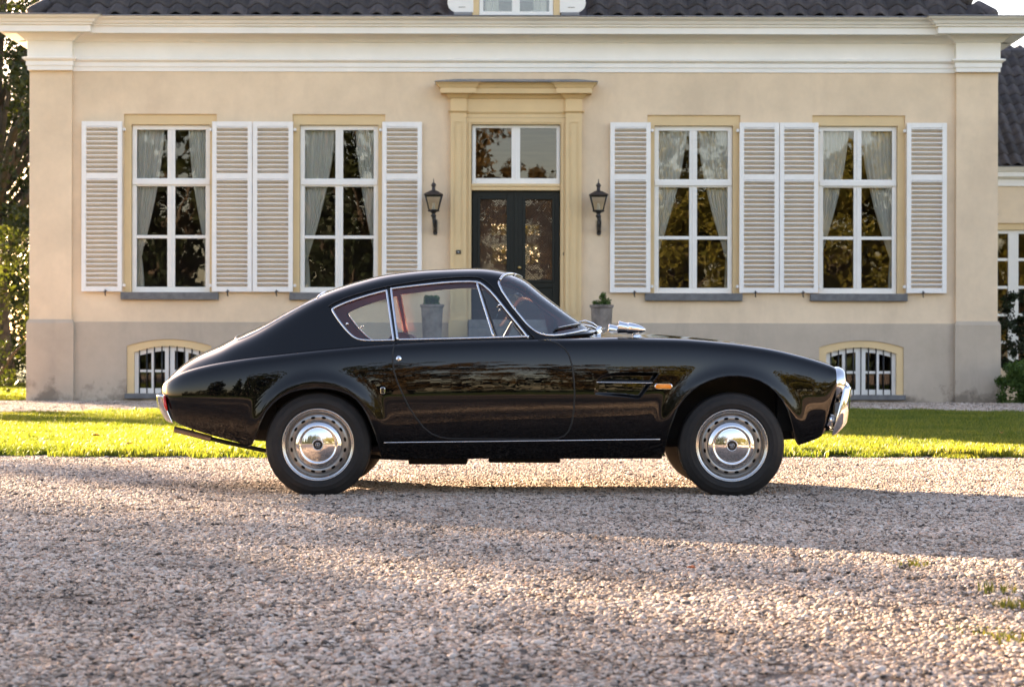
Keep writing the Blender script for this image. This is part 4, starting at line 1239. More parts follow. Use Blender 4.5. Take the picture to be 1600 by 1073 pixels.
fallen(203, 728, .028, .028, 'brown leaf on the gravel just below the left lawn', M['dead_leaf'], 5)
# ================================================================== CAR
# nose to +X, near flank towards the camera; v = distance outwards from the car's centre plane Y = YC
YC = 0.74
D0 = 12.0 + YC
def zpy(py, v): return CAM_H + (554.0 - py) * (D0 - v) / F
def xpx(px, v): return (px - 800.0) * (D0 - v) / F
def P3(px, py, v): return Vector((xpx(px, v), YC - v, zpy(py, v)))      # photographed point on the car at half-width v
def upx(px, v): return 800.0 + (px - 800.0) * (D0 - v) / 12.0           # station number of that point

def pchip(pts):
    xs = np.array([p[0] for p in pts], float); ys = np.array([p[1] for p in pts], float)
    h = np.diff(xs); dl = np.diff(ys) / h
    m_ = np.zeros(len(xs))
    for i in range(1, len(xs) - 1):
        if dl[i-1] * dl[i] > 0:
            w1, w2 = 2*h[i] + h[i-1], h[i] + 2*h[i-1]
            m_[i] = (w1 + w2) / (w1 / dl[i-1] + w2 / dl[i])
    m_[0], m_[-1] = dl[0], dl[-1]
    def fn(x):
        x = np.clip(np.asarray(x, float), xs[0], xs[-1])
        i = np.clip(np.searchsorted(xs, x, side='right') - 1, 0, len(xs) - 2)
        t = (x - xs[i]) / h[i]
        return ys[i]*(2*t**3 - 3*t*t + 1) + m_[i]*h[i]*(t**3 - 2*t*t + t) + ys[i+1]*(-2*t**3 + 3*t*t) + m_[i+1]*h[i]*(t**3 - t*t)
    return fn
def smooth_key(pts, k=9, w=14.0):
    """pchip followed by a light gaussian smoothing along the car, so reflections flow"""
    f0 = pchip(pts)
    off = np.linspace(-w, w, k); wt = np.exp(-(off / (w * 0.55)) ** 2); wt /= wt.sum()
    lo, hi = pts[0][0], pts[-1][0]
    gx = np.arange(lo, hi + 0.2, 0.2)
    s = np.minimum(1.0, np.minimum(gx - lo, hi - gx) / w).clip(0, 1)
    gy = sum(wt[i] * f0(gx + off[i] * s) for i in range(k))
    return lambda x: np.interp(x, gx, gy)
def keyz(pts, v): return smooth_key([(upx(q[0], q[2] if len(q) > 2 else v), zpy(q[1], q[2] if len(q) > 2 else v)) for q in pts])
def bspline(n, t, deg=3):
    t = np.clip(np.asarray(t, float), 0, 1 - 1e-9)
    kn = np.concatenate([np.zeros(deg), np.linspace(0, 1, n - deg + 1), np.ones(deg)])
    B = [((t >= kn[i]) & (t < kn[i+1])).astype(float) for i in range(len(kn) - 1)]
    for d_ in range(1, deg + 1):
        N = []
        for i in range(len(kn) - d_ - 1):
            a = (t - kn[i]) / (kn[i+d_] - kn[i]) * B[i] if kn[i+d_] > kn[i] else 0 * t
            b_ = (kn[i+d_+1] - t) / (kn[i+d_+1] - kn[i+1]) * B[i+1] if kn[i+d_+1] > kn[i+1] else 0 * t
            N.append(a + b_)
        B = N
    return np.stack(B, -1)

# ---- lower body sections
k_vm = smooth_key([(234, .24), (236, .36), (240, .455), (248, .53), (262, .585), (290, .64), (330, .69), (400, .748), (500, .776), (620, .782), (800, .782), (1000, .778), (1140, .772), (1200, .752), (1260, .708), (1290, .68), (1304, .662), (1311, .652)])
k_zb = keyz([(256, 613, .25), (258, 628, .38), (263, 645, .44), (271, 657, .52), (289, 667, .58), (342, 686), (372, 693.5), (396, 701), (600, 717.5), (800, 717), (1000, 716.5), (1030, 710), (1249, 696), (1275, 687.5), (1292, 680), (1299, 664), (1304, 644), (1311, 620)], .74)
k_zs = keyz([(256, 607, .25), (261, 598, .38), (269, 592, .48), (284, 583.5, .58), (313, 574), (372, 563), (435, 554.5), (520, 545), (620, 536.5), (700, 532.5), (840, 529.5), (940, 529.5), (1052, 530.5), (1126, 535.5), (1201, 545), (1257, 557.5), (1290, 567), (1305, 572.5), (1311, 576)], .70)
k_zc = keyz([(256, 606, .25), (261, 597, .38), (284, 583, .5), (372, 563), (520, 546), (700, 534), (860, 528), (920, 519.5), (945, 517), (1011, 520.5), (1089, 526.5), (1145, 533.5), (1200, 543), (1257, 556), (1290, 566), (1310, 574)], 0.0)
XR, XF = xpx(497, .74), xpx(1144, .74)
ZW = 0.299
def body_pos(u, t):
    u = np.asarray(u, float); t = np.asarray(t, float)
    vm, zb, zs, zc = k_vm(u), k_zb(u), k_zs(u), k_zc(u)
    zw = zb + 0.53 * (zs - zb)
    tuck = 0.085 * np.clip((zs - zb) / 0.6, 0.15, 1)
    hood = np.clip((u - 880) / 90, 0, 1)
    cv = [vm - tuck, vm - .022, vm + .003, vm + .004, vm - .012, vm - .055, vm - .19, vm * .40, vm * 0]
    cz = [zb, zb + .20 * (zw - zb), zb + .62 * (zw - zb), zw + .33 * (zs - zw), zw + .80 * (zs - zw), zs + .012, zs - .002 * hood + .35 * (zc - zs) * hood, zs + (zc - zs) * .9, zc]
    B = bspline(9, t)
    v = sum(B[..., i] * cv[i] for i in range(9)); z = sum(B[..., i] * cz[i] for i in range(9))
    X = (u - 800) * 12.0 / F
    side = np.clip((0.70 - t) / 0.15, 0, 1)
    for xc, r0, am in ((XR, .365, .017), (XF, .400, .015)):
        rr = np.hypot(X - xc, z - ZW)
        fl = np.exp(-((rr - r0) / .050) ** 2) * np.where(rr < r0, 1.0, 1.0) * np.clip((z - .25) / .2, 0, 1)
        v = v + am * fl * side
    return X, v, z

# ---- greenhouse sections, from the tail over the roof to the foot of the windscreen
k_gv = smooth_key([(234, .22), (238, .34), (246, .44), (262, .515), (290, .565), (330, .605), (380, .635), (430, .662), (520, .692), (620, .704), (800, .702), (838, .688), (868, .640), (900, .545), (925, .40), (942, .20), (948, .08)])
k_gz = keyz([(256, 612, .25), (262, 603, .40), (284, 587, .52), (313, 577, .6), (372, 566), (435, 557), (520, 548), (620, 539.5), (700, 535.5), (800, 532), (840, 530), (868, 527), (900, 522.5), (925, 519.5), (945, 518)], .66)
k_gc = keyz([(256, 607, .25), (258, 599, .24), (262, 592, .2), (278, 579, .15), (304, 560, .05), (360, 534), (375, 525.5), (416, 506), (460, 482.5), (509, 459), (560, 441.5), (612, 429), (680, 422), (747, 420), (788, 424.5), (815, 433.5), (850, 460.5), (898, 497.5), (925, 514.5), (945, 519)], 0.0)
k_rv = smooth_key([(234, .88), (360, .87), (430, .82), (520, .745), (620, .715), (740, .715), (790, .735), (850, .78), (900, .82), (948, .85)])
k_rz = smooth_key([(234, .45), (300, .45), (360, .56), (420, .72), (480, .79), (540, .835), (620, .875), (740, .885), (775, .87), (810, .80), (850, .74), (900, .72), (948, .70)])
k_tw = smooth_key([(234, 1.0), (380, 1.0), (520, 0.0), (948, 0.0)])
def roof_pos(u, t):
    u = np.asarray(u, float); t = np.asarray(t, float)
    av, az, zc = k_gv(u), k_gz(u), k_gc(u)
    zc = np.maximum(zc, az + .004)
    bv, bz = av * k_rv(u), az + (zc - az) * k_rz(u)
    w = k_tw(u)
    cv = [av, av + .4 * (bv - av), av + .86 * (bv - av), bv * (.94 - .10 * w), bv * (.48 - .02 * w), bv * 0]
    cz = [az, az + .4 * (bz - az), az + .86 * (bz - az), bz + (.72 - .30 * w) * (zc - bz), zc - .004 * np.clip((zc - az) / .3, 0, 1), zc]
    B = bspline(6, t)
    v = sum(B[..., i] * cv[i] for i in range(6)); z = sum(B[..., i] * cz[i] for i in range(6))
    return (u - 800) * 12.0 / F, v, z

def normals(pos, u, t):
    e1, e2 = 0.6, 2e-3
    ua, ub = u - e1, u + e1
    ta, tb = np.clip(t - e2, 0, 1), np.clip(t + e2, 0, 1)
    A = np.stack(pos(ub, t), -1) - np.stack(pos(ua, t), -1)
    Bq = np.stack(pos(u, tb), -1) - np.stack(pos(u, ta), -1)
    n = np.cross(A, Bq)                        # in (X, v, z)
    n = np.stack([-n[..., 0], -n[..., 1], -n[..., 2]], -1)
    L = np.linalg.norm(n, axis=-1, keepdims=True); n = n / np.maximum(L, 1e-9)
    sgn = np.where((n[..., 1] + 0.6 * n[..., 2]) < 0, -1.0, 1.0)[..., None]
    return n * sgn

def sdist(px, py, poly):
    """signed distance to a polygon, positive inside"""
    p = np.asarray(poly, float); q = np.roll(p, -1, axis=0)
    best = np.full(px.shape, 1e18); ins = np.zeros(px.shape, bool)
    for (ax, ay), (bx, by) in zip(p, q):
        ex, ey = bx - ax, by - ay
        h = np.clip(((px - ax) * ex + (py - ay) * ey) / (ex*ex + ey*ey + 1e-12), 0, 1)
        best = np.minimum(best, (px - ax - h*ex) ** 2 + (py - ay - h*ey) ** 2)
        cr = ((ay > py) != (by > py))
        with np.errstate(divide='ignore', invalid='ignore'):
            xi = ax + (py - ay) * ex / (ey if abs(ey) > 1e-12 else 1e-12)
        ins ^= cr & (px < xi)
    return np.where(ins, 1, -1) * np.sqrt(best)

class Patch:
    """a parametric panel grid that can be cut along outlines"""
    def __init__(self, pos, us, ts):
        self.pos = pos
        U, T = np.meshgrid(us, ts, indexing='ij')
        self.u = U.ravel().tolist(); self.t = T.ravel().tolist()
        n, m_ = len(us), len(ts)
        self.f = [[i*m_ + j, (i+1)*m_ + j, (i+1)*m_ + j + 1, i*m_ + j + 1] for i in range(n - 1) for j in range(m_ - 1)]
    def arrays(self):
        u, t = np.array(self.u), np.array(self.t)
        X, v, z = self.pos(u, t)
        return u, t, X, v, z, 800 + X * F / (D0 - v), 554 - (z - CAM_H) * F / (D0 - v)
    def cut(self, faces, fn):
        """split faces at fn = 0 -> (faces where fn > 0, the rest)"""
        u, t, X, v, z, px, py = self.arrays()
        d_ = fn(u, t, X, v, z, px, py)
        d_ = np.where(np.abs(d_) < 1e-6, 1e-6, d_).tolist()
        pos_, neg_ = [], []
        cache = {}
        def mid(a, b_):
            k = (a, b_) if a < b_ else (b_, a)
            if k not in cache:
                w = d_[k[0]] / (d_[k[0]] - d_[k[1]])
                self.u.append(self.u[k[0]] + (self.u[k[1]] - self.u[k[0]]) * w); self.t.append(self.t[k[0]] + (self.t[k[1]] - self.t[k[0]]) * w)
                cache[k] = len(self.u) - 1
            return cache[k]
        for f in faces:
            s = [d_[i] > 0 for i in f]
            if all(s): pos_.append(f)
            elif not any(s): neg_.append(f)
            else:
                A, Bn = [], []
                for k in range(len(f)):
                    a, b_ = f[k], f[(k + 1) % len(f)]
                    (A if s[k] else Bn).append(a)
                    if s[k] != s[(k + 1) % len(f)]:
                        c = mid(a, b_); A.append(c); Bn.append(c)
                if len(A) > 2: pos_.append(A)
                if len(Bn) > 2: neg_.append(Bn)
        return pos_, neg_
    def geo(self):
        u, t, X, v, z, px, py = self.arrays()
        return np.stack([X, v, z], -1), normals(self.pos, u, t)
    def build(self, name, faces, m, parent, sides=(1, -1), off=0.0, flip=False, rim=0.0, rim_m=None):
        Pt, N = self.geo()
        ids = sorted({i for f in faces for i in f}); mp = {i: k for k, i in enumerate(ids)}
        P_ = Pt[ids] + N[ids] * off; Nn = N[ids]
        V = []; FN = []; Fc = []
        for s in sides:
            k0 = len(V)
            W_ = np.stack([P_[:, 0], YC - s * P_[:, 1], P_[:, 2]], -1); Wn = np.stack([Nn[:, 0], -s * Nn[:, 1], Nn[:, 2]], -1)
            V += W_.tolist(); FN += Wn.tolist()
            Wl = [Vector(q) for q in W_]; Nl = [Vector(q) for q in Wn]
            for f in faces:
                g = [mp[i] for i in f]
                a = Wl[g[0]]; fn_ = (Wl[g[1]] - a).cross(Wl[g[2]] - a)
                if len(g) > 3: fn_ = fn_ + (Wl[g[2]] - a).cross(Wl[g[3]] - a)
                if fn_.dot(Nl[g[0]] + Nl[g[2]]) < 0: g = g[::-1]
                if flip: g = g[::-1]
                Fc.append([i + k0 for i in g])
        if flip: FN = [[-c for c in n_] for n_ in FN]
        me = bpy.data.meshes.new(name); me.from_pydata(V, [], Fc)
        me.polygons.foreach_set('use_smooth', [True] * len(Fc)); me.materials.append(m); me.update()
        me.normals_split_custom_set_from_vertices(FN)
        o = bpy.data.objects.new(name, me); COL.objects.link(o); adopt(o, parent)
        return o
    def rim(self, faces, depth, sides=(1, -1)):
        """quads that give the cut edges of a panel their thickness"""
        cnt = {}
        for f in faces:
            for k in range(len(f)):
                a, b_ = f[k], f[(k + 1) % len(f)]
                key = (min(a, b_), max(a, b_)); cnt[key] = cnt.get(key, 0) + 1
        Pt, N = self.geo()
        g = MB()
        for (a, b_), c in cnt.items():
            if c != 1 or (self.t[a] > .9999 and self.t[b_] > .9999): continue
            for s in sides:
                w = [Pt[a], Pt[b_], Pt[b_] - N[b_] * depth, Pt[a] - N[a] * depth]
                g.add([(q[0], YC - s * q[1], q[2]) for q in w], [(0, 1, 2, 3)])
        return g

def on_surface_many(pos, pp):
    """points and normals of a panel where the photograph shows the pixels pp"""
    pp = np.asarray(pp, float); n = len(pp); ts = np.linspace(0, 1, 220)
    v = np.full(n, 0.66); ar = np.arange(n)
    for _ in range(6):
        u = 800 + (pp[:, 0] - 800) * (D0 - v) / 12.0
        X, vv, zz = pos(np.repeat(u, 220).reshape(n, 220), np.tile(ts, (n, 1)))
        pyy = 554 - (zz - CAM_H) * F / (D0 - vv)
        hit = pyy <= pp[:, 1:2]
        i = np.where(hit.any(1), hit.argmax(1), 219).clip(1, 219)
        y0, y1 = pyy[ar, i - 1], pyy[ar, i]
        w = np.clip((y0 - pp[:, 1]) / (y0 - y1 + 1e-9), 0, 1)
        t = ts[i - 1] + (ts[i] - ts[i - 1]) * w
        X1, v, z1 = pos(u, t)
    return np.stack([X1, v, z1], -1), normals(pos, u, t)
def on_surface(pos, px, py):
    p, n = on_surface_many(pos, [(px, py)])
    return p[0], n[0]
def dense(poly, step=4.0, closed=True):
    out_ = []
    n = len(poly)
    for i in range(n if closed else n - 1):
        a, b_ = poly[i], poly[(i + 1) % n]
        k = max(1, int(math.hypot(b_[0] - a[0], b_[1] - a[1]) / step))
        out_ += [(a[0] + (b_[0] - a[0]) * j / k, a[1] + (b_[1] - a[1]) * j / k) for j in range(k)]
    if not closed: out_.append(poly[-1])
    return out_
def rounded(poly, it=2, closed=True):
    """corner cutting"""
    p = list(poly)
    for _ in range(it):
        q = [] if closed else [p[0]]
        n = len(p)
        for i in range(n if closed else n - 1):
            a, b_ = p[i], p[(i + 1) % n]
            q += [(a[0]*.75 + b_[0]*.25, a[1]*.75 + b_[1]*.25), (a[0]*.25 + b_[0]*.75, a[1]*.25 + b_[1]*.75)]
        if not closed: q.append(p[-1])
        p = q
    return p
def surf_line(pos, poly, off, closed=True, step=4.0, side=1):
    p, n = on_surface_many(pos, dense(poly, step, closed)); p = p + n * off
    return [(q[0], YC - side * q[1], q[2]) for q in p]

# ---- car materials
m, nt, out = new_mat('black_paint')
b = principled(nt, out, (0.0022, 0.0022, 0.0026), 0.35, spec=0.0, coat=1.0, coat_rough=0.008)
b.inputs['Coat IOR'].default_value = 1.43
n_ = noise(nt, 3.0, 3); bp = nt.nodes.new('ShaderNodeBump'); bp.inputs['Strength'].default_value = 0.02; bp.inputs['Distance'].default_value = 0.02
nt.links.new(n_.outputs[0], bp.inputs['Height']); nt.links.new(bp.outputs[0], b.inputs['Coat Normal'])
M['paint'] = m
M['chrome'] = simple('chrome', (0.78, 0.78, 0.79), 0.05, 1.0, var=0.03)
M['trim'] = simple('bright_trim', (0.66, 0.66, 0.68), 0.18, 1.0, var=0.05)
M['steel'] = simple('silver_wheel_paint', (0.30, 0.295, 0.29), 0.30, 0.8, var=0.08, scale=12, bmp=0.05)
m, nt, out = new_mat('tyre_rubber')
b = principled(nt, out, (0.011, 0.011, 0.012), 0.62, spec=0.35)
n_ = noise(nt, 5, 6, 0.7); r_ = ramp(nt, n_.outputs[0], [(0.35, (0.008, 0.008, 0.009)), (0.75, (0.024, 0.021, 0.020))]); nt.links.new(r_.outputs[0], b.inputs['Base Color'])
n2 = noise(nt, 120, 3); bump(nt, n2.outputs[0], 0.15, 0.002, b)
M['rubber'] = m
M['seal'] = simple('rubber_seal', (0.006, 0.006, 0.006), 0.6, var=0.2)
M['black'] = simple('underbody_black', (0.008, 0.008, 0.008), 0.7, var=0.3, scale=9)
M['leather'] = simple('red_leather', (0.22, 0.045, 0.032), 0.48, var=0.2, scale=9, bmp=0.3, bscale=70)
M['headliner'] = simple('dull_red_lining', (0.26, 0.13, 0.11), 0.8, var=0.15, scale=8)
M['carpet'] = simple('dark_carpet', (0.02, 0.014, 0.013), 0.95, var=0.3, scale=30, bmp=0.4)
M['cglass'] = glass_mat('car_glass', (0.84, 0.88, 0.87), 0.035)
M['amber'] = simple('amber_lens', (0.95, 0.27, 0.015), 0.18, var=0.12, scale=60, coat=0.6)
M['redlens'] = simple('red_lens', (0.55, 0.02, 0.012), 0.15, var=0.1, scale=40, coat=0.6)
M['rimsteel'] = simple('bright_rim', (0.50, 0.49, 0.48), 0.22, 0.95, var=0.06, scale=12)
M['clearlens'] = simple('headlamp_lens', (0.55, 0.56, 0.57), 0.08, 0.3, var=0.1, scale=40, coat=1.0)
M['emblem'] = simple('emblem_enamel', (0.02, 0.02, 0.022), 0.25, 0.3, var=0.1)
M['exhaust'] = simple('exhaust_pipe', (0.24, 0.185, 0.155), 0.45, 0.55, var=0.3, scale=20)

car = root('coupe_car', (0.1, YC, 0), 'glossy black 1960s fastback coupe parked on the gravel in front of the villa', 'car')

ARCH_R = [(384, 760), (389, 700), (394, 694), (401.5, 676), (408, 659), (416, 643), (427, 630), (439, 620.5), (455, 612.5), (474, 608), (498, 606), (516, 607.5), (532, 611), (546, 616.5), (557, 624), (567, 636), (575, 650), (582, 666), (588, 682), (594, 703), (598, 720), (600, 760)]
ARCH_F = [(1031, 760), (1037, 712), (1040, 695), (1046, 671), (1059, 635.5), (1070, 620.5), (1082, 609), (1095, 600), (1109, 593.5), (1123, 589), (1138, 586.5), (1155, 586.3), (1171, 588.5), (1187, 593.5), (1201, 601.5), (1212, 611), (1222, 623), (1231, 639), (1237, 659), (1242, 682), (1249, 697), (1250, 760)]
DOOR = [(617, 480), (617, 536), (613.8, 550), (613.5, 564), (616, 582), (621, 597.5), (630, 618), (640, 638), (651, 654), (662, 668), (675, 678), (688, 683), (703, 685.5), (858, 686), (872, 684.5), (882, 680.5), (889, 673), (894, 660), (897, 638), (898, 615), (897, 594), (894, 571), (889, 554), (882, 544), (872, 536.5), (858, 532.5), (841, 531), (835, 480)]
QWIN = rounded([(517, 486), (518.5, 481), (545, 469.5), (579, 459), (600, 453.6), (604.6, 452.6), (605.4, 453.6), (608, 472), (614, 514), (616.5, 531), (616.6, 533), (614.5, 533.3), (590, 534), (568, 534), (552, 530), (534, 511)], 2)
DWIN = rounded([(608.8, 451), (609.5, 450), (657, 444), (702, 439.3), (742, 438.2), (753, 441.5), (770, 456), (793, 485), (827, 526.5), (826, 527.5), (724, 530.5), (620, 533), (619.5, 532)], 1)
VENT = [(744.5, 420), (744.5, 440), (771, 527), (772, 545), (900, 545), (900, 420)]
VENTSIDE = [(600, 400), (744.5, 400), (744.5, 440), (771, 527), (774, 545), (600, 545)]
SCOOP = [(930, 596), (934, 590), (941, 585.2), (956, 582), (978, 581), (1031, 581.3), (1001, 621.4), (996, 622.6), (977, 620), (929, 616.5), (927.5, 613), (930, 609)]

# ---- lower body
us = np.concatenate([np.linspace(234, 262, 24), np.arange(265, 1300, 3.2), np.linspace(1300, 1311, 8)])
ts = np.concatenate([np.linspace(0, 0.66, 52), np.linspace(0.675, 1.0, 22)])
bd = Patch(body_pos, us, ts)
side_only = lambda t, d_: np.where(t < 0.80, d_, -50.0)
fc = bd.f
_, fc = bd.cut(fc, lambda u, t, X, v, z, px, py: side_only(t, sdist(px, py, ARCH_R)))
_, fc = bd.cut(fc, lambda u, t, X, v, z, px, py: side_only(t, sdist(px, py, ARCH_F)))
_, fc = bd.cut(fc, lambda u, t, X, v, z, px, py: np.minimum(np.minimum(u - 372, 944 - u) * .004, k_gv(u) - 0.024 - v))        # cabin opening
scoop_f, fc = bd.cut(fc, lambda u, t, X, v, z, px, py: side_only(t, sdist(px, py, SCOOP)))
door_f, fc = bd.cut(fc, lambda u, t, X, v, z, px, py: side_only(t * 0.9, sdist(px, py, DOOR)))
hood_f, fc = bd.cut(fc, lambda u, t, X, v, z, px, py: np.minimum(np.minimum(u - 952, 1296 - u) * .004, 0.50 - 0.10 * np.clip((u - 1100) / 200, 0, 1) - v))
body = bd.build('body', fc, M['paint'], car)
hood = bd.build('hood', hood_f, M['paint'], car, off=-0.0008)
door_n = bd.build('door', door_f, M['paint'], car, sides=(1,))
door_x = bd.build('door', door_f, M['paint'], car, sides=(-1,))
# end caps of the shell
for (u_, nm) in ((234, 'tail_panel'), (1311, 'nose_panel')):
    X, v, z = body_pos(np.full(40, float(u_)), np.linspace(0, 1, 40))
    pts_ = [(X[i], YC - v[i], z[i]) for i in range(40)] + [(X[i], YC + v[i], z[i]) for i in range(38, -1, -1)]
    g = MB(); g.add(pts_, [tuple(range(len(pts_))) if u_ > 800 else tuple(range(len(pts_)))[::-1]]); g.build(nm, M['paint'] if u_ < 800 else M['black'], car)
# door gaps
for s, dd in ((1, door_n), (-1, door_x)):
    g = MB(); g.tube(surf_line(body_pos, DOOR[1:-1], -0.0014, False, 3.0, s), 0.0056, 6)
    g.build('door_gap', M['seal'], dd)
# ---- air scoop in the front wing
us2 = np.linspace(925, 1034, 70); ts2 = np.linspace(0.20, 0.62, 110)
def scoop_pos(u, t):
    X, v, z = body_pos(u, t)
    px = 800 + X * F / (D0 - v); py = 554 - (z - CAM_H) * F / (D0 - v)
    d_ = sdist(px, py, SCOOP)
    e = np.clip(d_ / 5.0, 0, 1); e = e * e * (3 - 2 * e)
    ramp_ = np.clip((px - 930) / 75.0, 0, 1)
    return X, v - 0.032 * e * (0.10 + 0.90 * ramp_), z
sc = Patch(scoop_pos, us2, ts2)
sf, _ = sc.cut(sc.f, lambda u, t, X, v, z, px, py: sdist(800 + (u - 800) * 12.0 / F * F / (D0 - body_pos(u, t)[1]), 554 - (z - CAM_H) * F / (D0 - body_pos(u, t)[1]), SCOOP))
for s in (1, -1):
    sco = sc.build('air_scoop', sf, M['paint'], car, sides=(s,))
    bar = []
    for k in range(14):
        px = 932 + (1020 - 932) * k / 13; py = 595.2 + 1.0 * k / 13
        p, n_ = on_surface(body_pos, px, py); dp_ = -0.004 - 0.004 * math.sin(k / 13 * 1.6)
        bar.append((p[0], YC - s * (p[1] + dp_), p[2]))
    g = MB(); g.tube(bar, [0.004 + 0.005 * math.sin(min(1, k / 6) * 1.57) for k in range(14)], 10, flat=0.9); g.build('scoop_bar', M['paint'], sco)
    g = MB(); g.tube([(p[0], p[1] - s * .006, p[2] - .006) for p in bar], 0.0028, 8); g.build('scoop_trim', M['trim'], sco)
    g = MB(); g.tube(surf_line(body_pos, [(1031, 581.5), (1001, 621.3)], -0.001, False, 4, s), 0.0028, 8); g.build('scoop_lip', M['paint'], sco)

# ---- greenhouse
us = np.concatenate([np.linspace(234.2, 262, 20), np.arange(265, 942, 3.0), np.linspace(942, 947.5, 4)])
ts = np.concatenate([np.linspace(0, 0.6, 44), np.linspace(0.62, 1.0, 22)])
gh = Patch(roof_pos, us, ts)
k_rw = pchip([(345, .36), (356, .43), (375, .462), (420, .475), (470, .470), (505, .452), (520, .43)])
def rw_top(v): return 800 + (517 - 800) * D0 / 12.0 - 12 * (v / .45) ** 2
def rw_bot(v): return 351 + 7 * (v / .43) ** 4
WS_EDGE = [(779.5, 300), (778.8, 441), (780.5, 447), (784.5, 455), (801, 479.5), (821.5, 504.5), (829, 512), (837, 518), (845, 521.8), (854, 523.6), (866, 523.8), (879, 522.6), (897, 519.3), (915, 515.3), (935, 512), (1000, 505), (1000, 300)]
def f_rear(u, t, X, v, z, px, py):
    return np.where(t > 0.3, np.minimum((k_rw(u) - v) * 260, np.minimum(rw_top(v) - u, u - rw_bot(v))), -50)
def f_wind(u, t, X, v, z, px, py):
    hd = 800 + 16.0 - 34 * (np.clip(v, 0, 1) / .50) ** 2
    return np.minimum(sdist(px, py, WS_EDGE), u - hd)
def f_lid(u, t, X, v, z, px, py):
    return np.minimum(sdist(px, py, [(200, 300), (362, 300), (363, 536), (361.5, 541.5), (356, 547), (332, 561), (310, 573), (290, 583), (268, 600), (240, 620)]), 800 + (363 - 800) * D0 / 12.0 - u)
fc = gh.f
rear_f, fc = gh.cut(fc, f_rear)
wind_f, fc = gh.cut(fc, f_wind)
q_f, fc = gh.cut(fc, lambda u, t, X, v, z, px, py: np.where(t < .72, sdist(px, py, QWIN), -50))
d_f, fc = gh.cut(fc, lambda u, t, X, v, z, px, py: np.where(t < .72, sdist(px, py, DWIN), -50))
lid_f, fc = gh.cut(fc, f_lid)
roofp = gh.build('roof', fc, M['paint'], car)
lid = gh.build('boot_lid', lid_f, M['paint'], car)
front_f = [f for f in fc if min(gh.u[i] for i in f) > 372]
gh.build('headliner', front_f, M['headliner'], car, off=-0.018, flip=True)
gh.rim(front_f, 0.020).build('window_frame', M['seal'], roofp)
gh.build('rear_window', rear_f, M['cglass'], car, off=-0.004)
gh.build('windscreen', wind_f, glass_mat('screen_glass', (0.86, 0.9, 0.89), 0.075), car, off=-0.004)
door_glass, vent_glass = gh.cut(d_f, lambda u, t, X, v, z, px, py: sdist(px, py, VENTSIDE))
for s, dd in ((1, door_n), (-1, door_x)):
    gh.build('quarter_window', q_f, M['cglass'], car, sides=(s,), off=-0.007)
    gh.build('door_window', door_glass, M['cglass'], dd, sides=(s,), off=-0.007)
    gh.build('vent_window', vent_glass, M['cglass'], dd, sides=(s,), off=-0.007)
    def inset(poly, k):
        cx_ = sum(p[0] for p in poly) / len(poly); cy_ = sum(p[1] for p in poly) / len(poly)
        o_ = []
        n = len(poly)
        for i in range(n):
            a, c = poly[i - 1], poly[(i + 1) % n]
            tx, ty = c[0] - a[0], c[1] - a[1]; L = math.hypot(tx, ty) + 1e-9
            nx, ny = -ty / L, tx / L
            if nx * (cx_ - poly[i][0]) + ny * (cy_ - poly[i][1]) < 0: nx, ny = -nx, -ny
            o_.append((poly[i][0] + nx * k, poly[i][1] + ny * k))
        return o_
    g = MB(); g.tube(surf_line(roof_pos, inset(QWIN, 1.6), 0.0005, True, 4, s), 0.0070, 8, closed=True, flat=0.8); g.build('window_trim', M['trim'], car)
    g = MB(); g.tube(surf_line(roof_pos, inset(DWIN, 1.7), 0.0005, True, 4, s), 0.0072, 8, closed=True, flat=0.8); g.build('window_trim', M['trim'], dd)
    g = MB(); g.tube(surf_line(roof_pos, [(744.5, 441), (771, 526)], -0.001, False, 5, s), 0.0068, 8); g.build('vent_divider', M['trim'], dd)
    g = MB(); g.tube(surf_line(roof_pos, [(749, 444.5), (775.5, 525.5), (819, 524.8), (788, 484), (766, 456), (754, 445.5)], -0.006, True, 4, s), 0.0036, 6, closed=True); g.build('vent_seal', M['seal'], dd)
    g = MB(); g.tube(surf_line(roof_pos, [(606.9, 452), (618.4, 533)], 0.0, False, 6, s), 0.0060, 6); g.build('pillar_seal', M['seal'], car)
    # drip rail
    g = MB(); g.tube(surf_line(roof_pos, rounded([(514, 480), (519, 475.5), (545, 464.5), (579, 454.5), (606, 448), (657, 439.5), (702, 434.5), (742, 433.2), (756, 437), (772, 450.5), (796, 481), (834, 527.5)], 1, False), 0.0035, False, 4, s), 0.0045, 8); g.build('drip_rail', M['paint'], roofp)
    # latches inside the quarter and vent windows
    for (px, py) in ((542.5, 506.5), (780, 477)):
        p, n_ = on_surface(roof_pos, px, py); p = p + n_ * 0.002
        g = MB(); g.lathe([(0, -.006), (.007, -.004), (.008, 0), (.007, .004), (0, .006)], Matrix.Translation((p[0], YC - s * p[1], p[2])) @ Matrix.Rotation(R(90), 4, 'X'), 10)
        g.tube([(p[0], YC - s * p[1], p[2]), (p[0] - .012, YC - s * (p[1] - .01), p[2] - .012)], .004, 6); g.build('window_latch', M['chrome'], car if px < 600 else dd)
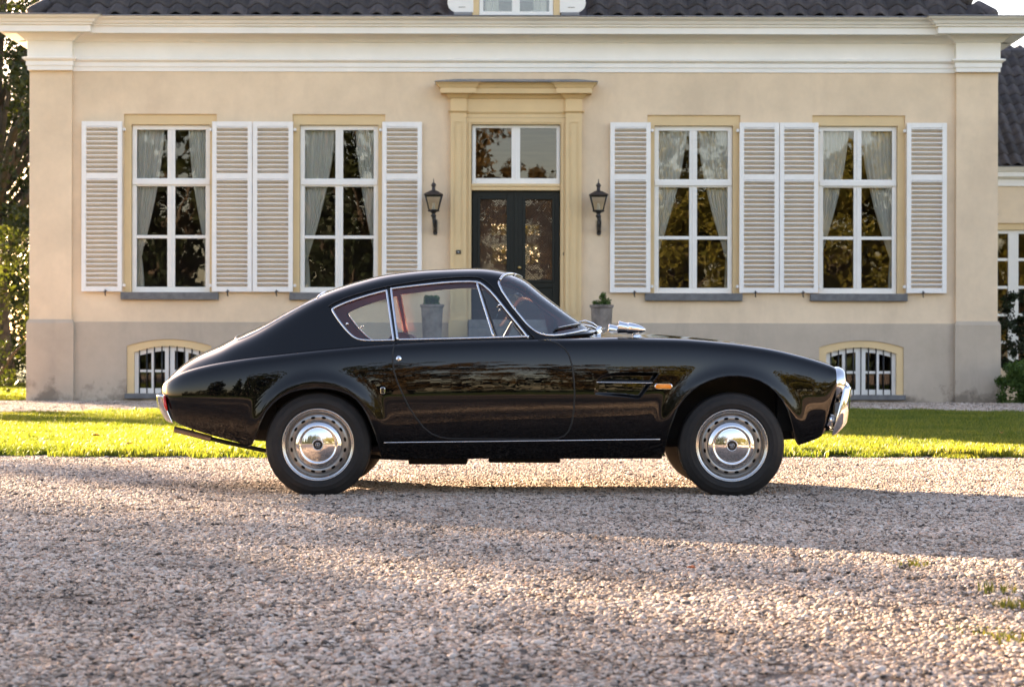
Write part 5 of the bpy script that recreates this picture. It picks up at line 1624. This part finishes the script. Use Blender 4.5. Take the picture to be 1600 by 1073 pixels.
# screen and rear window frames
ws_line = [(801, 430.6), (791, 432.3), (784, 435), (779.5, 439.5), (779.2, 443), (784.5, 455), (801, 479.5), (821.5, 504.5), (829, 512), (837, 518), (845, 521.8), (854, 523.6), (866, 523.8), (879, 522.6), (897, 519.3), (915, 515.3), (925, 513.5)]
def at_v(u, v_):
    tt = np.linspace(.2, 1, 400); X, V_, Z_ = roof_pos(np.full(400, float(u)), tt); i = int(np.argmin(np.abs(V_ - v_))); return (X[i], V_[i], Z_[i])
for s in (1, -1):
    g = MB(); g.tube(surf_line(roof_pos, ws_line[3:], 0.001, False, 4, s), 0.0072, 8, flat=0.8); g.build('screen_trim', M['trim'], roofp)
    ul = np.linspace(rw_bot(.43), rw_top(.455), 40)
    g = MB(); g.tube([(q[0], YC - s * q[1], q[2]) for q in (at_v(u, float(k_rw(u))) for u in ul)], 0.006, 8, flat=0.8); g.build('screen_trim', M['trim'], roofp)
ul = [at_v(rw_bot(v), v) for v in np.linspace(.43, 0, 12)]
g = MB(); g.tube([(q[0], YC - q[1], q[2]) for q in ul] + [(q[0], YC + q[1], q[2]) for q in ul[::-1][1:]], 0.006, 8, flat=.8); g.build('screen_trim', M['trim'], roofp)
def header(uf, tlist):
    o_ = []
    for t in tlist:
        u = 800.0
        for _ in range(12):
            X, v, z = roof_pos(np.array([u]), np.array([t])); u = uf(float(v[0]))
        X, v, z = roof_pos(np.array([u]), np.array([t])); o_.append((float(X[0]), float(v[0]), float(z[0])))
    return o_
for nm, uf, r_ in (('front', lambda v: 816.0 - 34 * (v / .50) ** 2, .0072), ('rear', rw_top, .006)):
    h = [q for q in header(uf, np.linspace(0.44, 1.0, 26)) if q[1] < (0.515 if nm == 'front' else .45)]
    line = [(q[0], YC - q[1], q[2] + .002) for q in h] + [(q[0], YC + q[1], q[2] + .002) for q in h[::-1][1:]]
    g = MB(); g.tube(line, r_, 8, flat=0.8); g.build('screen_trim', M['trim'], roofp)

# ---- sill strip, lock, badge, indicator
for s in (1, -1):
    g = MB(); g.tube(surf_line(body_pos, [(600, 691.5), (1032, 685.5)], 0.001, False, 12, s), 0.0035, 8); g.build('sill_strip', M['trim'], car)
def disc_on(px, py, prof, name, m, parent, s=1, n=20, sx=1.0, sz=1.0):
    p, nn = on_surface(body_pos, px, py)
    q = Vector((nn[0], -s * nn[1], nn[2])).to_track_quat('Z', 'Y').to_matrix().to_4x4()
    g = MB(); g.lathe(prof, Matrix.Translation((p[0], YC - s * p[1], p[2])) @ q @ Matrix.Diagonal((sx, sz, 1, 1)), n); return g.build(name, m, parent)
for s, dd in ((1, door_n), (-1, door_x)):
    lk = disc_on(623, 560.5, [(.0165, -.002), (.0165, .004), (.013, .007), (.010, .006), (.008, .0085), (0, .009)], 'door_lock', M['chrome'], dd, s)
    disc_on(623, 560.5, [(.0035, .0088), (.003, .0098), (0, .01)], 'keyhole', M['seal'], lk, s, 10, .5, 1.3)
def rrect(px0, px1, py0, py1, rad, d0, d1, name, m, parent, s=1, sink=0.004, dome=0.0):
    """rounded rectangular plate lying on the flank, from depth d0 to d1 outside it"""
    pts_ = []
    cxp, cyp = (px0 + px1) / 2, (py0 + py1) / 2
    p, nn = on_surface(body_pos, cxp, cyp)
    q = Vector((nn[0], -s * nn[1], nn[2])).to_track_quat('Z', 'Y').to_matrix()
    ax = Vector((1, 0, 0)); nv = Vector((nn[0], -s * nn[1], nn[2])); ax = (ax - nv * ax.dot(nv)).normalized(); az = nv.cross(ax) * (1 if s > 0 else -1)
    az = Vector((0, 0, 1)); az = (az - nv * az.dot(nv)).normalized()
    W_, H_ = (px1 - px0) / 2 * 12 / F, (py1 - py0) / 2 * 12 / F; rd = rad * 12 / F
    o2 = []
    for k in range(32):
        a = 2 * math.pi * k / 32
        x, z = math.cos(a), math.sin(a)
        o2.append((math.copysign(max(0, W_ - rd), x) + rd * x, math.copysign(max(0, H_ - rd), z) + rd * z))
    o_ = Vector((p[0], YC - s * p[1], p[2]))
    V = []; Fq = []
    lay = [(1.0, -sink), (1.0, d0), (.88, d1)] + ([(0.5, d1 + dome)] if dome else [])
    for (k, dd_) in lay:
        V += [o_ + ax * (x * k) + az * (z * k) + nv * dd_ for x, z in o2]
    for i in range(len(lay) - 1):
        for k in range(32): Fq.append((i*32 + k, i*32 + (k+1) % 32, (i+1)*32 + (k+1) % 32, (i+1)*32 + k))
    Fq.append(tuple((len(lay) - 1) * 32 + k for k in range(32)))
    g = MB(); g.add(V, Fq, False); return g.build(name, m, parent)
for s in (1, -1):
    bz = rrect(1023, 1050.5, 598.6, 607.4, 4.2, .003, .006, 'indicator_bezel', M['chrome'], car, s)
    rrect(1023.9, 1049.6, 599.4, 606.6, 3.6, .008, .011, 'indicator_lens', M['amber'], bz, s, 0.0, .002)
    bg = rrect(594.6, 601.8, 605.2, 615.8, 2.6, .002, .0035, 'side_badge', M['chrome'], car, s)
    rrect(596.2, 600.2, 607.0, 610.0, .6, .0045, .005, 'badge_mark', M['emblem'], bg, s, 0.0)
    rrect(596.2, 600.2, 611.2, 614.0, .6, .0045, .005, 'badge_mark', M['emblem'], bg, s, 0.0)

# ---- wheels
def wheel(xc, side):
    w_ = bpy.data.objects.new('wheel', None); COL.objects.link(w_); adopt(w_, car); w_.location = (xc, YC - side * 0.665, ZW)
    RT = Matrix.Translation((xc, YC - side * 0.665, ZW)) @ Matrix.Rotation(R(90) * side, 4, 'X')
    def part(prof, name, m, n=72, smooth=True, parent=w_):
        g = MB(); g.lathe(prof, RT, n, smooth)
        o = bpy.data.objects.new(name, g.mesh(name, m)); COL.objects.link(o); o.parent = parent
        o.matrix_parent_inverse = Matrix.Translation((-xc, -(YC - side * 0.665), -ZW)) if parent is w_ else Matrix()
        return o
    ty = [(.200, -.05), (.212, -.066), (.235, -.076), (.262, -.074), (.284, -.064), (.2945, -.054), (.299, -.046), (.302, -.02), (.302, -.018), (.296, -.017), (.296, -.013), (.302, -.012), (.3025, .012), (.296, .013), (.296, .017), (.302, .018), (.3015, .03),
          (.299, .046), (.2965, .052), (.2925, .0555), (.2915, .0565), (.288, .0605), (.2865, .0605), (.277, .068), (.266, .0725), (.2645, .0735), (.262, .0737), (.246, .0765), (.244, .0772), (.241, .0772), (.239, .0765), (.226, .0745), (.2225, .0745), (.2195, .0725), (.213, .066), (.2105, .058), (.20, .05)]
    ty = [(r + .0105 * min(1.0, max(0.0, (r - .215) / .08)), h * 1.05) for r, h in ty]
    part(ty, 'tyre', M['rubber'], 96)
    part([(.208, .050), (.2135, .0655), (.2140, .069), (.2118, .0720), (.2082, .0718), (.2050, .068), (.2035, .0650), (.1990, .0630), (.1965, .0625), (.194, .058), (.189, .040), (.1855, .0345), (.1835, .0345)], 'rim', M['rimsteel'])
    # slotted disc, holes cut through
    def ringpos(u, t): return u, t, 0 * u
    nA = 256; n_r = 12
    th = np.linspace(0, 2 * np.pi, nA + 1); rr = np.linspace(.130, .1845, n_r)
    class RP(Patch):
        def arrays(self):
            u, t = np.array(self.u), np.array(self.t); return u, t, u, t, u, u, t
    rp = RP(ringpos, th, rr)
    def slots(u, t, *a):
        ph = (u / (2 * np.pi) * 16) % 1.0 - .5
        return 1 - np.sqrt((ph * 2 * np.pi / 16 * .160 / .0142) ** 2 + ((t - .160) / .0075) ** 2)
    _, keep = rp.cut(rp.f, slots)
    u, t = np.array(rp.u), np.array(rp.t)
    h = .0345 + .0125 * np.clip(1 - ((t - .157) / .030) ** 2, 0, 1)
    V = [RT @ Vector((t[i] * math.cos(u[i]), t[i] * math.sin(u[i]), h[i])) for i in range(len(u))]
    g = MB(); g.add(V, [tuple(f) for f in keep], True)
    o = bpy.data.objects.new('slotted_disc', g.mesh('slotted_disc', M['steel'])); COL.objects.link(o); o.parent = w_; o.matrix_parent_inverse = Matrix.Translation((-xc, -(YC - side * 0.665), -ZW))
    part([(.205, .0), (.0, .0)], 'brake_drum', M['black'], 32)
    cap = part([(.1375, .046), (.1372, .052), (.135, .0545), (.130, .0575), (.121, .0650), (.113, .0690), (.1085, .0690), (.1045, .0660), (.1015, .0640), (.099, .0640), (.095, .0655), (.080, .0700), (.060, .0745), (.040, .0775), (.034, .0780)], 'hub_cap', M['chrome'], 96)
    em = part([(.0345, .0778), (.034, .0800), (.031, .0808), (.028, .0800), (.0275, .0790)], 'emblem_ring', M['trim'], 40, True, w_)
    part([(.0277, .0792), (.0, .0796)], 'emblem', M['emblem'], 32, False, w_)
    g = MB()                                   # small embossed mark on the emblem
    for (pa, pb) in (((-.012, -.010), (-.012, .010)), ((.012, -.010), (.012, .010)), ((-.008, 0), (.008, 0)), ((-.010, .011), (.010, .011)), ((-.010, -.011), (.010, -.011)), ((0, -.008), (0, .008))):
        g.tube([RT @ Vector((pa[0], pa[1], .0800)), RT @ Vector((pb[0], pb[1], .0800))], .0017, 6)
    o = bpy.data.objects.new('emblem_mark', g.mesh('emblem_mark', M['trim'])); COL.objects.link(o); o.parent = w_; o.matrix_parent_inverse = Matrix.Translation((-xc, -(YC - side * 0.665), -ZW))
    for k in range(1): pass
for xc in (XR, XF):
    for side in (1, -1): wheel(xc, side)

# ---- wheel wells and underbody
for poly, nm in ((ARCH_R, 'rear'), (ARCH_F, 'front')):
    for s in (1, -1):
        g = MB()
        line = [tuple(q) for q in on_surface_many(body_pos, [(px, min(py, 716)) for px, py in dense(poly[1:-1], 5, False)])[0]]
        n = len(line)
        V = []
        for (k, dv) in ((0, -.004), (1, .035), (2, .36)):
            V += [(q[0] + (0 if k == 0 else (.02 if q[0] > (XR if nm == 'rear' else XF) else -.02) * min(1, k)), YC - s * (q[1] - dv), q[2] + (0.02 if k else 0)) for q in line]
        Fq = [(k*n + i, k*n + i + 1, (k+1)*n + i + 1, (k+1)*n + i) for k in range(2) for i in range(n - 1)]
        Fq.append(tuple(2*n + i for i in range(n)))
        g.add(V, Fq, False); g.build('wheel_well', M['black'], car)
        # rolled arch lip
        g = MB(); g.tube([(q[0], YC - s * (q[1] - .002), q[2]) for q in line], .0042, 8); g.build('arch_lip', M['paint'], body)
g = MB(); g.box(xpx(600, .7), xpx(1030, .7), YC - .66, YC + .66, zpy(712, .6), zpy(705, .6)); g.build('floor_pan', M['black'], car)
g = MB(); g.box(xpx(300, .5), xpx(430, .5), YC - .45, YC + .45, zpy(672, .5), zpy(620, .5)); g.build('boot_floor', M['black'], car)
g = MB(); g.box(xpx(1215, .5), xpx(1296, .5), YC - .5, YC + .5, zpy(672, .5), zpy(610, .5)); g.build('front_valance_box', M['black'], car)
g = MB(); g.box(xpx(640, .3), xpx(731, .3), YC - .42, YC - .2, zpy(724, .3), zpy(712, .3)); g.build('silencer', M['black'], car, bevel=.01)
g = MB(); g.box(xpx(764, .3), xpx(875, .3), YC - .40, YC + .1, zpy(721.5, .3), zpy(712, .3)); g.build('gearbox', M['black'], car, bevel=.01)
g = MB(); g.box(xpx(900, .3), xpx(1035, .3), YC - .3, YC + .3, zpy(716, .3), zpy(700, .3)); g.build('sump', M['black'], car, bevel=.01)
for xc in (XR, XF):
    g = MB(); g.tube([(xc, YC - .62, ZW), (xc, YC + .62, ZW)], .035, 10); g.build('axle', M['black'], car)
# exhaust
g = MB(); g.tube([P3(272.5, 671.5, .42), P3(300, 678, .42), P3(330, 686, .42)], 0.0185, 14, cap=False); ex = g.build('exhaust_tip', M['exhaust'], car)
g = MB(); g.tube([P3(273.5, 672, .42), P3(330, 686.3, .42)], .0125, 12); g.build('exhaust_bore', M['black'], ex)
g = MB(); g.tube([P3(326, 685, .42), P3(350, 691, .42), P3(412, 704, .42), P3(470, 710, .42), P3(640, 716, .40)], .013, 10); g.tube([P3(300, 672, .42), P3(304, 677, .42)], .006, 6); g.build('exhaust_pipe', M['black'], ex)

# ---- bumpers
def blade(fn, ns, nh, name, m):
    g = MB(); V = []; Fq = []
    for i in range(ns + 1):
        for j in range(nh + 1): V.append(fn(i / ns, j / nh))
    for i in range(ns):
        for j in range(nh): Fq.append((i*(nh+1) + j, (i+1)*(nh+1) + j, (i+1)*(nh+1) + j + 1, i*(nh+1) + j + 1))
    g.add(V, Fq, True); o = g.build(name, m, car)
    sd = o.modifiers.new('thickness', 'SOLIDIFY'); sd.thickness = 0.006; sd.offset = 0
    return o
def front_bumper(a, h):
    s = -1 + 2 * a; q = abs(s) * math.pi / 2
    v = math.copysign((0.615 + 0.035 * math.sin(math.pi * (.08 + .84 * h))) * math.sin(q) ** 0.55, s) if abs(s) > 1e-6 else 0.0
    back = 1 - math.cos(min(q, 1.5707)) ** 0.55
    bul = math.sin(math.pi * min(1.0, 0.12 + h * .88)) ** .7
    xo = xpx(1331 - 7 * h - 17 * max(0, (h - .72) / .28) ** 2, .45) - .010 * (1 - bul)
    xi = xpx(1318 - 18 * h, .63)
    return Vector((xo + (xi - xo) * back, YC - v, zpy(603 + 74 * h + 3.0 * back * (h - .5), .6) + 0.03 * (1 - abs(s)) * (h - .3)))
blade(front_bumper, 60, 18, 'front_bumper', M['chrome'])
def rear_bumper(a, h):
    s = -1 + 2 * a; q = abs(s) * math.pi / 2
    v = math.copysign(0.545 * math.sin(q) ** 0.55, s) if abs(s) > 1e-6 else 0.0
    back = 1 - math.cos(min(q, 1.5707)) ** 0.55
    bul = math.sin(math.pi * (.1 + .8 * h))
    xo = xpx(245.5 + 13 * h ** 1.7, .40) - .008 * bul
    xi = xpx(255.5 + 16.5 * h ** 1.3, .54)
    zo = zpy(618 + 36 * h, .45); zi = zpy(617 + 46 * h, .53)
    return Vector((xo + (xi - xo) * back, YC - v, zo + (zi - zo) * back))
blade(rear_bumper, 60, 14, 'rear_bumper', M['chrome'])
for s in (1, -1):
    g = MB()
    g.tube([Vector((xpx(px, .5) , YC - s * vv, zpy(py, .5))) for px, py, vv in ((258, 617.5, .53), (259.5, 625, .553), (261.5, 634, .563), (264, 642, .565))], [.004, .0095, .0095, .004], 12); g.build('tail_lamp', M['redlens'], car)
    # headlamp: bezel, bowl, lens, facing forward
    hc = Vector((xpx(1307, .53), YC - s * .535, zpy(600, .53)))
    HM = Matrix.Translation(hc) @ Matrix.Rotation(R(90), 4, 'Y') @ Matrix.Rotation(R(0), 4, 'X')
    HM = Matrix.Translation(hc) @ Matrix.Rotation(R(5), 4, 'Y') @ Matrix.Rotation(R(90), 4, 'Y')
    g = MB(); g.lathe([(.104, -.030), (.1085, -.012), (.108, .004), (.102, .022), (.094, .033), (.088, .036), (.086, .030)], HM, 40); hb_ = g.build('headlamp_bezel', M['chrome'], car)
    g = MB(); g.lathe([(.087, .028), (.070, .040), (.045, .048), (.0, .052)], HM, 32); g.build('headlamp_lens', M['clearlens'], hb_)
    # side lamp under the headlamp
    lc = Vector((xpx(1297, .55), YC - s * .58, zpy(655, .55)))
    LM = Matrix.Translation(lc) @ Matrix.Rotation(R(70), 4, 'Y')
    g = MB(); g.lathe([(.026, -.03), (.034, -.012), (.036, .0), (.034, .006)], LM, 24); lb = g.build('sidelamp_bezel', M['chrome'], car)
    g = MB(); g.lathe([(.033, .004), (.028, .022), (.015, .034), (.0, .038)], LM, 20); g.build('sidelamp_lens', M['clearlens'], lb)
# grille between the headlamps
g = MB()
cxg = xpx(1310, 0)
g.tube([(cxg + .01, YC + .36 * math.cos(a) , .60 + .075 * math.sin(a)) for a in np.linspace(0, 2*np.pi, 40)[:-1]], .012, 8, closed=True); gr = g.build('grille_surround', M['chrome'], car)
for k in range(-3, 4):
    z = .60 + k * .019; hw = .34 * math.sqrt(max(.05, 1 - (k * .019 / .075) ** 2))
    g = MB(); g.tube([(cxg + .012, YC - hw, z), (cxg + .018, YC, z), (cxg + .012, YC + hw, z)], .004, 6); g.build('grille_bar', M['trim'], gr)

# ---- wing mirrors
for s in (1, -1):
    vv = .615
    a0 = Vector((xpx(965.5, vv), YC - s * vv, zpy(510.5, vv))); a1 = Vector((xpx(1009, vv), YC - s * vv, zpy(515, vv)))
    ax = (a1 - a0); L = ax.length
    MM = Matrix.Translation(a0) @ ax.to_track_quat('Z', 'Y').to_matrix().to_4x4() @ Matrix.Diagonal((1.04, 1.04, 1, 1))
    g = MB(); g.lathe([(.033, 0), (.0355, .0005), (.035, .004), (.0318, .025), (.0285, .050), (.0285, .0535), (.0325, .0555), (.0335, .059), (.0325, .063), (.0318, .065), (.0305, .085), (.0262, .110), (.0182, .135), (.0095, .152), (.0028, .1585), (0, .159)], MM @ Matrix.Diagonal((1, 1, L / .159, 1)), 36); mo = g.build('wing_mirror', M['chrome'], car)
    g = MB(); g.lathe([(.0, .002), (.0305, .001)], MM, 24); g.build('mirror_glass', M['clearlens'], mo)
    foot = Vector((xpx(997, vv), YC - s * vv, zpy(532.5, vv))); ft = Vector((xpx(992, vv), YC - s * vv, zpy(519, vv)))
    g = MB(); g.tube([foot - Vector((0, 0, .006)), foot, foot.lerp(ft, .5), ft], [.040, .038, .024, .018], 20, flat=.5); g.build('mirror_foot', M['chrome'], mo)

# ---- wipers and cowl fittings
def wiper(bl, arm):
    g = MB(); g.tube(bl, .0055, 6); wb_ = g.build('wiper_blade', M['seal'], car)
    g = MB(); g.tube([q + Vector((.003, 0, .007)) for q in bl[1:-1]], .0026, 6); g.tube(arm, [.004, .005, .007, .009][:len(arm)], 8); g.build('wiper_arm', M['trim'], wb_)
    g = MB(); g.lathe([(.018, -.02), (.018, .006), (.012, .014), (0, .016)], Matrix.Translation(arm[-1]), 16); g.build('wiper_spindle', M['chrome'], wb_)
pp, nn = on_surface_many(roof_pos, [(x_, 516.5 - 8.5 * (k / 8) ** .7) for k, x_ in enumerate(np.linspace(866, 905, 9))])
bl = [Vector((p[0], YC - p[1], p[2])) + Vector((n_[0], -n_[1], n_[2])) * .008 for p, n_ in zip(pp, nn)]
wiper(bl, [bl[5] + Vector((.004, 0, .010)), P3(908, 506.5, .32), P3(924, 509.5, .30), P3(934, 515, .28)])
bl = [P3(px_, 510 - 6.5 * k / 6, v_) + Vector((0.0, 0, .0)) for k, (px_, v_) in enumerate(zip(np.linspace(886, 908, 7), np.linspace(.10, -.14, 7)))]
wiper(bl, [bl[4] + Vector((.004, 0, .010)), P3(914, 500.5, -.10), P3(926, 505, -.12), P3(936, 513, -.14)])
g = MB(); g.tube([P3(915, 517.5, .40), P3(927, 517, .33), P3(936, 514, .25), P3(943, 513, .1), P3(945, 513, 0), Vector((xpx(943, -.1), YC + .1, zpy(513, -.1)))], [.005, .007, .007, .007, .007, .006], 8); g.build('cowl_vent_trim', M['chrome'], car)

# ---- interior
def rbox(name, c, size, m, parent, bev, rot=None):
    g = MB(); sx, sy, sz = (q / 2 for q in size); g.box(-sx, sx, -sy, sy, -sz, sz)
    mt = Matrix.Translation(c) @ (Euler(rot).to_matrix().to_4x4() if rot else Matrix())
    g.v = [tuple(mt @ Vector(q)) for q in g.v]
    o = g.build(name, m, parent); bv = o.modifiers.new('bevel', 'BEVEL'); bv.width = bev; bv.segments = 4
    for p in o.data.polygons: p.use_smooth = True
    return o
for s in (1, -1):
    y = YC - s * .34
    st_ = rbox('front_seat', (-.33, y, .44), (.52, .48, .18), M['leather'], car, .06, (0, R(-8), 0))
    rbox('seat_back', (-.615, y, .69), (.15, .47, .56), M['leather'], st_, .065, (0, R(-16), 0))
    rbox('door_card', (xpx(745, .66), YC - s * .655, .60), (.95, .03, .56), M['leather'], car, .01)
    rbox('rear_side_trim', (xpx(545, .60), YC - s * .60, .81), (.50, .03, .16), M['leather'], car, .01)
rbox('rear_seat', (-1.12, YC, .68), (.22, .80, .38), M['leather'], car, .06, (0, R(-22), 0))
rbox('parcel_shelf', (-1.36, YC, .855), (.34, .96, .03), M['leather'], car, .01, (0, R(6), 0))
rbox('dashboard', (.39, YC, .80), (.24, 1.20, .15), M['carpet'], car, .05)
rbox('cabin_floor', (-.35, YC, .27), (1.9, 1.30, .03), M['carpet'], car, .01)
rbox('bulkhead', (.52, YC, .58), (.03, 1.25, .6), M['carpet'], car, .01)
rbox('rear_bulkhead', (-1.33, YC, .60), (.03, .72, .5), M['carpet'], car, .01)
wc = Vector((-.085, YC + .34, .868)); WM = Matrix.Translation(wc) @ Matrix.Rotation(R(-62), 4, 'Y')
g = MB(); g.tube([WM @ Vector((.195 * math.cos(a), .195 * math.sin(a), 0)) for a in np.linspace(0, 2*np.pi, 37)[:-1]], .012, 8, closed=True); sw = g.build('steering_wheel', simple('brown_rim', (0.12, 0.045, 0.03), 0.4), car)
g = MB()
for a in (R(0), R(120), R(240)): g.tube([WM @ Vector((.02 * math.cos(a), .02 * math.sin(a), .0)), WM @ Vector((.19 * math.cos(a), .19 * math.sin(a), 0))], .006, 6)
g.build('spokes', M['trim'], sw)
g = MB(); g.tube([wc, wc + (WM.to_3x3() @ Vector((0, 0, 1))) * (.35 if (WM.to_3x3() @ Vector((0, 0, 1))).x > 0 else -.35)], .022, 10); g.build('steering_column', M['black'], car)
g = MB(); g.box(-.06, .06, -.012, .012, -.028, .028); mt = Matrix.Translation(P3(824, 452, 0)) @ Matrix.Rotation(R(90), 4, 'Z'); g.v = [tuple(mt @ Vector(q)) for q in g.v]; g.build('rear_view_mirror', M['black'], car, bevel=.01)
